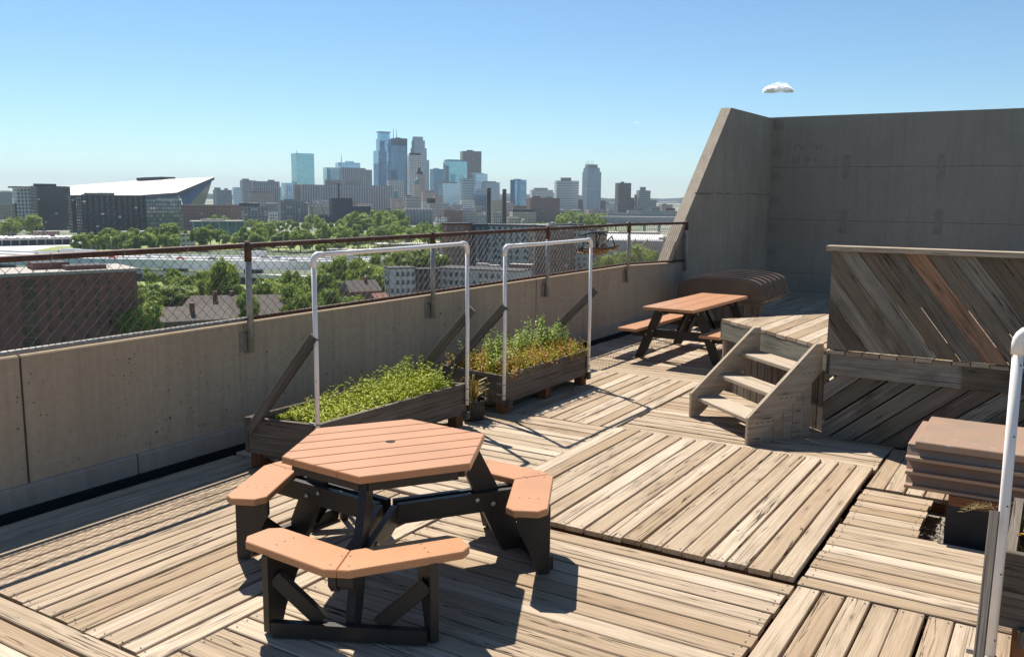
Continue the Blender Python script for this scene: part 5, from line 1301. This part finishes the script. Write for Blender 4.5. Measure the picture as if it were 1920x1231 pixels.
# tall brick apartments behind the second frame
ba = empty('brick_apartments', 'tall red brick apartment building with a midnight blue stripe behind the second pipe frame', 'apartments', tuple(ground_pt(900, 440)))
WO = V(ba.location); cnt = [0]
for (x0, x1, yt, st_, D, yaw, k) in ((829, 886, 421, 'brickapt', 440, 20, .6), (884, 914, 422.5, 'blueapt', 440, 16, .8), (910, 1006, 424, 'greyapt', 452, -18, .5), (1004, 1078, 426, 'brickapt', 446, -20, .5), (1072, 1120, 431, 'greyapt', 450, -20, .6), (1112, 1140, 436, 'brickapt', 447, -16, .7)):
    cx, cy, w_, d_, r = cbx(x0, x1, D, yaw, k); zt = ztop((x0+x1)/2, yt, D)-GZ
    b = MB(); bbox(b, cx-WO.x, cy-WO.y, 0, zt, w_, d_, r); b.build('wing', [STY[st_], M['roofpale']], ba)
    b = MB(); bbox(b, cx-WO.x, cy-WO.y, zt-.1, zt+.7, w_+.7, d_+.7, r, 0); b.build('roof_edge', [M['roofdark'], M['roofpale']], ba)
    windows(ba, ba, cx-WO.x, cy-WO.y, zt-24, zt-1, w_, d_, r, max(2, round(w_/4)), 7, 1.7, 1.6, M['paneblue'], (0,), .1, rg, cap=98, cnt=cnt)
T('brick_block', 'low brown flat roofed block in front of the brick apartments', 'building', 955, 1004, 497, 345, 'brickapt', -20, .5, roof='roofpale')
T('dark_hall', 'flat dark blue hall with white roof domes right of the brick apartments', 'building', 1029, 1095, 420, 700, 'blackmetal', 8, .35, [('dome', 1034, 1042, 416.5, 420, 'roofpale', 1), ('dome', 1068, 1076, 416, 420, 'roofpale', 1)])
T('low_building', 'long low pale roofed building behind the top rail of the fence right of the chimneys', 'building', 905, 1032, 421, 720, 'beige', 6, .3, roof='roofpale')
tk = empty('water_tank', 'little white round water tank in front of the beige office building', 'tank', tuple(ground_pt(982, 1000)))
b = MB(); zt = ztop(982, 414, 1000)-GZ; b.tube([(0, 0, 0), (0, 0, zt), (0, 0, zt+2.2)], [2.7, 2.7, .6], 12); b.build('shell', M['roofpale'], tk)
# white roofed hall with gables at the right
wt = empty('white_hall', 'white roofed hall with two dark gable ends beyond the far end of the fence', 'hall', tuple(ground_pt(1185, 620)))
vw = atan2(wt.location.x, wt.location.y); ex = V((cos(vw), -sin(vw), 0)); ey = V((sin(vw), cos(vw), 0)); zt = ztop(1185, 444, 620)-GZ; u = 620/FPX
b = MB(); b.box(-ex*66*u+ey*6, ex*128*u, ey*40, V((0, 0, zt-3))); b.build('wall', M['silo'], wt)
b = MB(); A, B_ = -ex*68*u+ey*5+V((0, 0, zt-8.5)), ex*64*u+ey*5+V((0, 0, zt-8.5)); b.face([A, B_, B_+ey*36+V((0, 0, 8.6)), A+ey*36+V((0, 0, 8.6))], None, .5); b.build('roof', plain('white_roof', (.68, .67, .65), .7, 0, .1, .1), wt)
for px in (1193, 1216):
    p = ex*(px-1185)*u; b = MB(); hh = ztop(1185, 450, 615)-GZ
    b.prism(p, ex, V((0, 0, 1)), ey*22, [(-13*u, 0), (13*u, 0), (13*u, hh-4.5), (0, hh), (-13*u, hh-4.5)], .5); b.build('gable_wing', M['plate'], wt)

# ---- highway bridge, approach road, parking deck
def ribbon(b, pts, w_, mi=0):
    L_, R2 = [], []
    for i, p in enumerate(pts):
        a, c = pts[max(i-1, 0)], pts[min(i+1, len(pts)-1)]; d = V((c.x-a.x, c.y-a.y, 0)).normalized(); n = V((-d.y, d.x, 0)); L_.append(p+n*w_/2); R2.append(p-n*w_/2)
    for i in range(len(pts)-1): b.face([R2[i], R2[i+1], L_[i+1], L_[i]], None, .5, mi)
    return L_, R2
HZ = -33.0
hw_px = [(-260, 470), (-60, 475), (150, 482.5), (390, 486), (560, 488), (700, 489), (860, 480)]
hp = []
for px, py in hw_px:
    p = at_z(px, py, HZ); hp.append(V((p.x, p.y, HZ)))
hb_ = empty('highway_bridge', 'wide pale concrete highway bridge crossing behind the fence with traffic', 'bridge', (hp[2].x, hp[2].y, HZ)); O = V(hb_.location)
hl = [p-O for p in hp]
b = MB(); Ls, Rs = ribbon(b, hl, 36); b.build('road_deck', M['road'], hb_)
for name, E_ in (('side_wall', Rs), ('side_wall', Ls)):
    b = MB()
    for i in range(len(E_)-1):
        a, c = E_[i], E_[i+1]; up = V((0, 0, 1.0)); dn = V((0, 0, -3.6)); d = (c-a).normalized(); n = V((-d.y, d.x, 0))*.25
        b.face([a+dn-n, c+dn-n, c+up-n, a+up-n], None, .5); b.face([a+up-n, c+up-n, c+up+n, a+up+n], None, .5); b.face([c+n, a+n, a+up+n, c+up+n], None, .5)
    b.build(name, M['rail'], hb_)
b = MB(); ribbon(b, [p+V((0, 0, .45)) for p in hl], .5); 
md = MB()
for i in range(len(hl)-1):
    a, c = hl[i], hl[i+1]; d = (c-a).normalized(); n = V((-d.y, d.x, 0))
    md.box(a-n*.25, c-a, n*.5, V((0, 0, .9)))
md.build('median_barrier', M['rail'], hb_)
k = 0
for i in range(len(hl)-1):
    a, c = hl[i], hl[i+1]; L2 = (c-a).length; m_ = int(L2/30)
    for q in range(m_):
        p = a.lerp(c, (q+.5)/m_); d = (c-a).normalized(); n = V((-d.y, d.x, 0)); b = MB()
        b.box(p-n*13-d*.9+V((0, 0, GZ-HZ)), d*1.8, n*26, V((0, 0, HZ-GZ-3.6))); b.build('pier', M['silo'], hb_)
ap = [at_z(px, py, -38.5) for px, py in ((150, 503), (230, 505), (330, 510), (470, 514), (620, 521))]
ar_ = empty('approach_road', 'narrow pale bridge on close set piers below the highway between the dormitory and the trees', 'bridge', tuple(ap[1])); O = V(ar_.location)
b = MB(); al = [V(p)-O for p in ap]; Ls, Rs = ribbon(b, al, 11); b.build('road_deck', M['road'], ar_)
b = MB()
for i in range(len(Rs)-1): b.face([Rs[i]-V((0, 0, 1.2)), Rs[i+1]-V((0, 0, 1.2)), Rs[i+1]+V((0, 0, .8)), Rs[i]+V((0, 0, .8))], None, .5)
b.build('side_wall', M['road'], ar_)
for i in range(len(al)-1):
    m_ = max(1, int((al[i+1]-al[i]).length/5))
    for q in range(m_):
        p = al[i].lerp(al[i+1], (q+.5)/m_); b = MB(); b.box(p+V((-.35, -4, GZ+38.5)), (.7, 0, 0), (0, 8, 0), (0, 0, -GZ-38.5-.3)); b.build('pier', M['silo'], ar_)
# grassy river bank and lots on the ground
def patch(name, pxs, mat, z=GZ+.02):
    b = MB(); b.face([at_z(px, py, z) for px, py in pxs], None, .5); return tag(b.build(name, M[mat]), kind='structure')
patch('parking_lot', [(-200, 470), (125, 470), (150, 455), (260, 447), (300, 441), (-200, 441)], 'road', GZ+.03)
patch('grass_verge', [(60, 470), (210, 470), (240, 461), (110, 461)], 'grass', GZ+.06)
patch('road', [(640, 470), (880, 447), (900, 450), (700, 474)], 'road', GZ+.05)
patch('parking_lot', [(640, 482), (930, 470), (900, 452), (660, 470)], 'asphalt', GZ+.04)
patch('wooded_ground', [(250, 468), (860, 470), (860, 436), (330, 436)], 'grass', GZ+.02)
patch('river_bank', [(225, 560), (700, 600), (700, 520), (230, 515)], 'grass', GZ+.04)
pk = empty('parking_structure', 'two level concrete parking structure full of cars at the left edge', 'parking structure', tuple(ground_pt(20, 730)))
O = V(pk.location); cx, cy, w_, d_, r = cbx(-120, 122, 730, 6, .28); zt = ztop(0, 449, 730)-GZ
b = MB(); bbox(b, cx-O.x, cy-O.y, zt-.9, zt, w_, d_, r, 0); b.build('upper_deck', M['road'], pk)
b = MB(); bbox(b, cx-O.x, cy-O.y, zt, zt+.9, w_, .5, r, 0); o_ = b.build('front_parapet', M['silo'], pk); ayp = V((-sin(r), cos(r), 0)); o_.location = -ayp*d_/2
b = MB(); bbox(b, cx-O.x, cy-O.y, 0, zt-1.0, w_*.97, d_*.8, r, 0); b.build('dark_interior', M['stack'], pk)
axp = V((cos(r), sin(r), 0))
for q in range(16):
    p = V((cx, cy, 0))-V((O.x, O.y, 0))+axp*(-w_/2+w_*(q+.5)/16)-ayp*(d_/2-.6); b = MB(); b.box(p-axp*.4, axp*.8, ayp*.8, V((0, 0, zt-.9))); b.build('pillar', M['silo'], pk)

for lab, x0, x1, yt, D, st_, rf in (('long low shed with a white roof between the highway trees and the parking structure', 150, 218, 446, 700, 'beige', 'roofpale'), ('small pale roofed shed among the trees right of the low brick building', 335, 362, 439, 720, 'whitefine', 'roofpale'),
    ('tan low house half hidden in the wooded belt', 455, 482, 447, 720, 'sand', 'roofdark'), ('white roofed long shed along the parking lots left of the brick apartments', 700, 800, 458, 600, 'beige', 'roofpale'),
    ('dark roofed low shop beside the parking lots', 806, 832, 456, 590, 'pink', 'roofdark'), ('pale low roof just above the end of the highway', 610, 668, 468, 560, 'whitefine', 'roofpale'),
    ('low grey hall in front of the round tree group at the far left', 62, 104, 434, 860, 'brickfar', 'roofpale'), ('little white house in the hollow under the highway', 305, 322, 526, 400, 'whitefine', 'roofdark'),
    ('tan low block with a flat roof right of the white hall', 1238, 1262, 446, 640, 'sand', 'roofpale'), ('long pale roofed shed behind the white hall', 1130, 1240, 436, 780, 'brickfar', 'roofpale')):
    T('low_building', lab, 'building', x0, x1, yt, D, st_, random.choice((-10, 8, 14)), .5, [('roof_unit', x0+(x1-x0)*.3, x0+(x1-x0)*.5, yt-1.5, yt, 'roofdark', .4)], roof=rf)
# ---- vehicles
def carmesh(col, van=0):
    b = MB(); L_, W, H = (4.5, 1.8, 1.45)
    prof = [(-2.2, .35), (2.2, .35), (2.25, .75), (1.2, .95), (.55, 1.42), (-1.2, 1.45), (-2.0, 1.0), (-2.25, .9)] if not van else [(-2.6, .35), (2.5, .35), (2.55, .9), (1.9, 1.1), (1.3, 2.0), (-2.6, 2.05)]
    b.prism((0, -W/2, 0), (1, 0, 0), (0, 0, 1), (0, W, 0), prof, .5, 0)
    gl = [(1.02, .98), (.5, 1.36), (-1.15, 1.38), (-1.75, 1.02)] if not van else [(1.75, 1.15), (1.2, 1.85), (.4, 1.85), (.4, 1.15)]
    b.prism((0, -W/2-.015, 0), (1, 0, 0), (0, 0, 1), (0, W+.03, 0), gl, .5, 1)
    for x in (-1.4, 1.4):
        for y in (-W/2+.1, W/2-.1): b.tube([(x, y-.11, .33), (x, y+.11, .33)], .33, 10, mi=2)
    return b
paint = {c: plain(c+'_car_paint', v, .25, 0, .05, .5, spec=.6) for c, v in dict(white=(.62, .62, .61), grey=(.2, .2, .21), black=(.02, .02, .024), red=(.42, .04, .03), blue=(.05, .09, .22), silver=(.42, .43, .44)).items()}
cm = {c: carmesh(c).mesh('car_body', [m_, M['pane'], M['stack']]) for c, m_ in paint.items()}
tb_ = MB(); tb_.box((-7, -1.25, 1.1), (11, 0, 0), (0, 2.5, 0), (0, 0, 2.8), .5, 0); tb_.box((4.3, -1.2, .6), (2.2, 0, 0), (0, 2.4, 0), (0, 0, 2.5), .5, 0); tb_.box((5.6, -1.21, 1.8), (.93, 0, 0), (0, 2.42, 0), (0, 0, 1.0), .5, 1)
for x in (-6, -4.8, 3.2, 5.5):
    for y in (-1.0, 1.0): tb_.tube([(x, y-.15, .5), (x, y+.15, .5)], .5, 10, mi=2)
truckm = tb_.mesh('truck_body', [paint['white'], M['pane'], M['stack']])
rg = random.Random(31)
def along(pts, s):
    for i in range(len(pts)-1):
        l = (pts[i+1]-pts[i]).length
        if s < l: return pts[i].lerp(pts[i+1], s/l), (pts[i+1]-pts[i]).normalized()
        s -= l
    return pts[-1], (pts[-1]-pts[-2]).normalized()
tot = sum((hp[i+1]-hp[i]).length for i in range(len(hp)-1))
s = 40
while s < tot-20:
    lane = rg.choice((-13, -9, -5, 5, 9, 13)); p, d = along(hp, s); n = V((-d.y, d.x, 0)); col = rg.choice(list(paint)+['white', 'silver', 'black'])
    q = p+n*lane; side = 'near' if lane < 0 else 'far'
    if rg.random() < .1:
        o = bpy.data.objects.new('truck', truckm); COL.objects.link(o); tag(o, 'white box truck driving on the %s lanes of the pale highway bridge' % side, 'truck', 'trucks on the highway bridge')
    else:
        o = bpy.data.objects.new('car', cm[col]); COL.objects.link(o); tag(o, '%s car driving on the %s lanes of the pale highway bridge' % (col, side), 'car', 'cars on the highway bridge')
    o.location = q+V((0, 0, .02)); o.rotation_euler.z = atan2(d.y, d.x)+(pi if lane > 0 else 0); s += rg.uniform(6, 17)
for k in range(46):
    u_, v_ = rg.uniform(.25, .98), rg.choice((.1, .35, .6, .85)); p = V((cx, cy, GZ+zt+.01))+axp*(-w_/2+w_*u_)+ayp*(-d_/2+d_*v_); col = rg.choice(list(paint)+['white', 'silver'])
    o = bpy.data.objects.new('car', cm[col]); COL.objects.link(o); tag(o, '%s car parked on top of the concrete parking structure' % col, 'car', 'cars on the parking structure'); o.location = p; o.rotation_euler.z = r+pi/2
for k in range(26):
    px = rg.uniform(665, 900); py = 480-(px-650)/250*12-rg.choice((0, 4, 8, 12)); p = at_z(px, py, GZ+.08); col = rg.choice(list(paint)+['white', 'silver'])
    o = bpy.data.objects.new('car', cm[col]); COL.objects.link(o); tag(o, '%s car parked in the lot beyond the trees left of the brick apartments' % col, 'car', 'cars in the parking lot'); o.location = p; o.rotation_euler.z = .9

# ---- trees
M['crown'] = leafmat('tree_leaves', (.085, .15, .024), (.36, .43, .07), None, .4, .5)
M['bark'] = plain('bark', (.06, .045, .035), .95)
def crown(seed, n, cl, leafs):
    rg = random.Random(seed); b = MB(); cs = []
    for k in range(cl):
        a, z, r = rg.uniform(0, 6.28), rg.uniform(-.75, .85), rg.uniform(.35, .78); f = sqrt(max(.05, 1-z*z*.8))
        cs.append((V((cos(a)*r*f, sin(a)*r*f, z*.82)), rg.uniform(.24, .42), rg.random()))
    for k in range(n):
        c, r, t = rg.choice(cs); d = V((rg.gauss(0, 1), rg.gauss(0, 1), rg.gauss(.25, 1))).normalized(); p = c+d*r*rg.uniform(.72, 1.08)
        s1 = (d+V((rg.uniform(-.8, .8), rg.uniform(-.8, .8), rg.uniform(-.8, .8)))).normalized(); q = s1.orthogonal().normalized(); w2 = s1.cross(q); an = rg.uniform(0, 6.28)
        e1, e2 = (q*cos(an)+w2*sin(an))*leafs*rg.uniform(.6, 1.3), (w2*cos(an)-q*sin(an))*leafs*rg.uniform(.5, 1)
        b.face([p-e1, p-e2*.8, p+e1, p+e2*.8], [(0, 0)]*4, min(1, max(0, t*.6+rg.uniform(0, .45))), 0)
    for c, r, t in cs:      # denser inner masses behind the outer leaves
        vs = []; fs = []
        for i in range(5):
            for j in range(8):
                th, ph = pi*(i+.5)/5, 2*pi*j/8; rr = r*.74*rg.uniform(.8, 1.1); vs.append(c+V((sin(th)*cos(ph), sin(th)*sin(ph), cos(th)))*rr)
        for i in range(4):
            for j in range(8): fs.append((i*8+j, (i+1)*8+j, (i+1)*8+(j+1) % 8, i*8+(j+1) % 8))
        b.shared(vs, fs, None, t*.5, 0, False)
    return b.mesh('tree_crown', M['crown'])
def trunk(seed):
    rg = random.Random(seed); b = MB(); b.tube([(0, 0, 0), (.02, .01, .5), (.03, -.02, 1.2)], [.085, .06, .03], 7)
    for k in range(4):
        a = k*1.6+rg.random(); b.tube([(.02, 0, .45+.08*k), (cos(a)*.25, sin(a)*.25, .8+.05*k), (cos(a)*.45, sin(a)*.45, 1.15)], [.04, .025, .01], 5)
    return b.mesh('tree_trunk', M['bark'])
CN = [crown(100+k, 1500, 15, .085) for k in range(4)]
CB = [crown(200+k, 5200, 26, .048) for k in range(3)]
TRK = [trunk(k) for k in range(2)]
rg = random.Random(77)
def tree(label, px, py_base, D, h_, w_, group, big=False, z0=GZ):
    p = at_d(px, hor(px), D); r = empty('tree', label, 'tree', (p.x, p.y, z0), group, rg.uniform(0, 6.28))
    c = bpy.data.objects.new('crown', rg.choice(CB if big else CN)); COL.objects.link(c); c.parent = r
    c.location = (0, 0, h_*.56); c.scale = (w_/2, w_/2*rg.uniform(.85, 1.1), h_*.5); c.rotation_euler.z = rg.uniform(0, 6)
    t = bpy.data.objects.new('trunk', rg.choice(TRK)); COL.objects.link(t); t.parent = r; t.scale = (h_*.28, h_*.28, h_*.45)
    return r
# near trees: bearing, top row, width in rows, distance
near = [(416, 487, 84, 305, 'large tree with a dark core rising left of the first fence post'), (388, 512, 50, 330, 'medium tree tucked against the left side of the large tree by the first post'),
        (253, 580, 104, 225, 'round grey green tree right in front of the dormitory corner'), (292, 536, 90, 330, 'yellow green tree behind the long brown roof, left one'), (352, 541, 100, 335, 'yellow green tree behind the long brown roof, right one'),
        (432, 536, 70, 300, 'olive tree peeking out directly behind the first fence post'), (262, 545, 50, 345, 'small yellow green bush like tree at the corner of the dormitory roof'),
        (500, 528, 100, 290, 'broad olive tree just right of the first fence post'), (548, 540, 90, 275, 'dark olive tree left of the near pole of the first frame'), (600, 517, 90, 330, 'yellowish tree right behind the near pole of the first frame'),
        (622, 548, 80, 285, 'low olive tree between the near pole and the gabled house'), (570, 556, 70, 262, 'low bushy tree at the wall edge behind the near pole'), (632, 484, 66, 400, 'dark tree under the left end of the first white top pipe'),
        (668, 492, 60, 380, 'dark tree second from the left end of the first white top pipe'), (712, 482, 74, 400, 'tall dark tree left of the white apartments'), (700, 500, 64, 365, 'leafy tree touching the left corner of the white apartments'),
        (748, 474, 66, 430, 'round dark tree behind the white apartments, left one'), (790, 470, 70, 440, 'round dark tree behind the white apartments, middle one'), (822, 476, 46, 430, 'slim dark tree between the white apartments and the brick apartments'),
        (662, 562, 60, 290, 'olive bush like tree below the gabled house'), (455, 560, 60, 262, 'olive tree low behind the chimneys of the brown house'),
        (1152, 476, 60, 420, 'dark tree left of the last but one fence post'), (1203, 462, 84, 410, 'yellow green tree right of the last but one fence post'), (1232, 474, 50, 400, 'yellow green tree in front of the concrete fin'), (1128, 484, 44, 430, 'dark low tree at the right end of the brick apartments'),
        (1180, 478, 60, 380, 'light green tree touching the last but one fence post')]
for px, yt, wpx, D, lab in near:
    top = ztop(px, yt, D); tree(lab, px, 0, D, top-GZ, wpx/FPX*D, 'trees below the wall', True)
def belt(n, pts, D0, D1, hh, label, group):
    for k in range(n):
        f = rg.random(); i = min(int(f*(len(pts)-1)), len(pts)-2); g = f*(len(pts)-1)-i
        px = pts[i][0]+(pts[i+1][0]-pts[i][0])*g; D = D0+(D1-D0)*(k+rg.random())/n
        h_ = rg.uniform(*hh); tree(label, px+rg.uniform(-6, 6), 0, D, h_, h_*rg.uniform(.75, 1.15), group)
belt(56, [(300, 0), (560, 0), (830, 0)], 680, 840, (12, 19), 'leafy tree in the front rows of the wooded belt below the blue theatre', 'trees in the wooded belt, front')
belt(44, [(380, 0), (640, 0), (830, 0)], 860, 1120, (13, 20), 'leafy tree in the back rows of the wooded belt below the blue theatre', 'trees in the wooded belt, back')
belt(14, [(670, 0), (790, 0)], 930, 1150, (20, 27), 'tall dark round tree below the grain silos', 'trees below the silos')
belt(24, [(130, 0), (330, 0)], 640, 760, (11, 16), 'leafy tree between the low brick building and the highway', 'trees by the highway')
belt(7, [(-10, 0), (66, 0)], 860, 980, (15, 21), 'round tree in front of the gridded tower at the far left', 'trees at the far left')
belt(26, [(1052, 0), (1140, 0)], 1080, 1420, (15, 22), 'tree in the green clump below the crowned residential tower', 'trees below the crowned tower')
belt(10, [(985, 0), (1055, 0)], 1050, 1200, (9, 13), 'small tree left of the green clump below the crowned tower', 'small trees by the beige office')
belt(20, [(600, 0), (900, 0)], 500, 640, (9, 13), 'small tree along the parking lots left of the brick apartments', 'trees along the parking lots')
belt(34, [(250, 0), (440, 0), (660, 0)], 300, 420, (7.5, 11), 'olive green tree in the hollow between the brown roofs and the highway', 'trees in the hollow below the wall')
belt(16, [(600, 0), (730, 0)], 330, 440, (10, 15), 'leafy tree around the gabled house left of the white apartments', 'trees around the gabled house')
# ---- small fair weather clouds
def cloud(px, py, D, W, seed, label, n=14000):
    rg = random.Random(seed); p = at_d(px, py, D); root = MB(); vw = atan2(p.x, p.y); ax, ay = V((cos(vw), -sin(vw), 0)), V((sin(vw), cos(vw), 0))
    puffs = []
    for k in range(16):
        u_ = rg.uniform(-1, 1); h = (1-abs(u_)**1.6); puffs.append((ax*u_*.72+ay*rg.uniform(-.2, .2)+V((0, 0, rg.uniform(.03, .30)*h)), .14+.22*h*rg.uniform(.6, 1)))
    for k in range(n):
        c, r = rg.choice(puffs); d = V((rg.gauss(0, 1), rg.gauss(0, 1), rg.gauss(0, 1))).normalized()*((rg.random()**.7*.9+abs(rg.gauss(0, .22))))*r; d.z *= .8
        q = c+d; q.z = q.z if q.z > -.05 else -.05-(abs(q.z)-.05)*.35; e = rg.uniform(.012, .032); f = V((rg.gauss(0, 1), rg.gauss(0, 1), rg.gauss(0, 1))).normalized(); g_ = f.orthogonal().normalized()*e; h_ = f.cross(g_.normalized())*e
        root.face([(q-g_)*(W/2), (q-h_)*(W/2), (q+g_)*(W/2), (q+h_)*(W/2)], [(0, 0)]*4, .5)
    o = root.build('cloud', M['cloud']); o.location = p; return tag(o, label, 'cloud')
M['cloud'] = leafmat('cloud_white', (.97, .97, .97), (.97, .97, .97), None, .72, 0)
for n_ in M['cloud'].node_tree.nodes:
    if n_.type == 'BSDF_TRANSLUCENT':
        for l_ in list(n_.inputs['Color'].links): M['cloud'].node_tree.links.remove(l_)
        n_.inputs['Color'].default_value = (.97, .97, .97, 1)
cloud(1459, 171, 5200, 66/FPX*5200, 1, 'small white puffy cloud above the concrete back wall')
cloud(1192, 231, 5200, 15/FPX*5200, 2, 'tiny faint cloud left of the top of the fin wall', 260)
cloud(1210, 222, 5200, 6/FPX*5200, 3, 'tiniest cloud fleck beside the tiny cloud left of the fin', 120)

# ---- haze: one even body of air round camera and city
hz = MB(); HR = 13500; hz.box((-HR, -HR, GZ-1.5), (2*HR, 0, 0), (0, 2*HR, 0), (0, 0, 235-GZ), .5)
km = NT('haze_air'); km.t.nodes.remove(km.b); pv = km.n('VolumePrincipled'); pv.inputs['Color'].default_value = (.74, .86, 1.0, 1); pv.inputs['Density'].default_value = 7.0e-5; pv.inputs['Anisotropy'].default_value = 0
km.t.links.new(pv.outputs[0], km.t.nodes['Material Output'].inputs['Volume'])
ho = tag(hz.build('haze', km.m), kind='stuff')
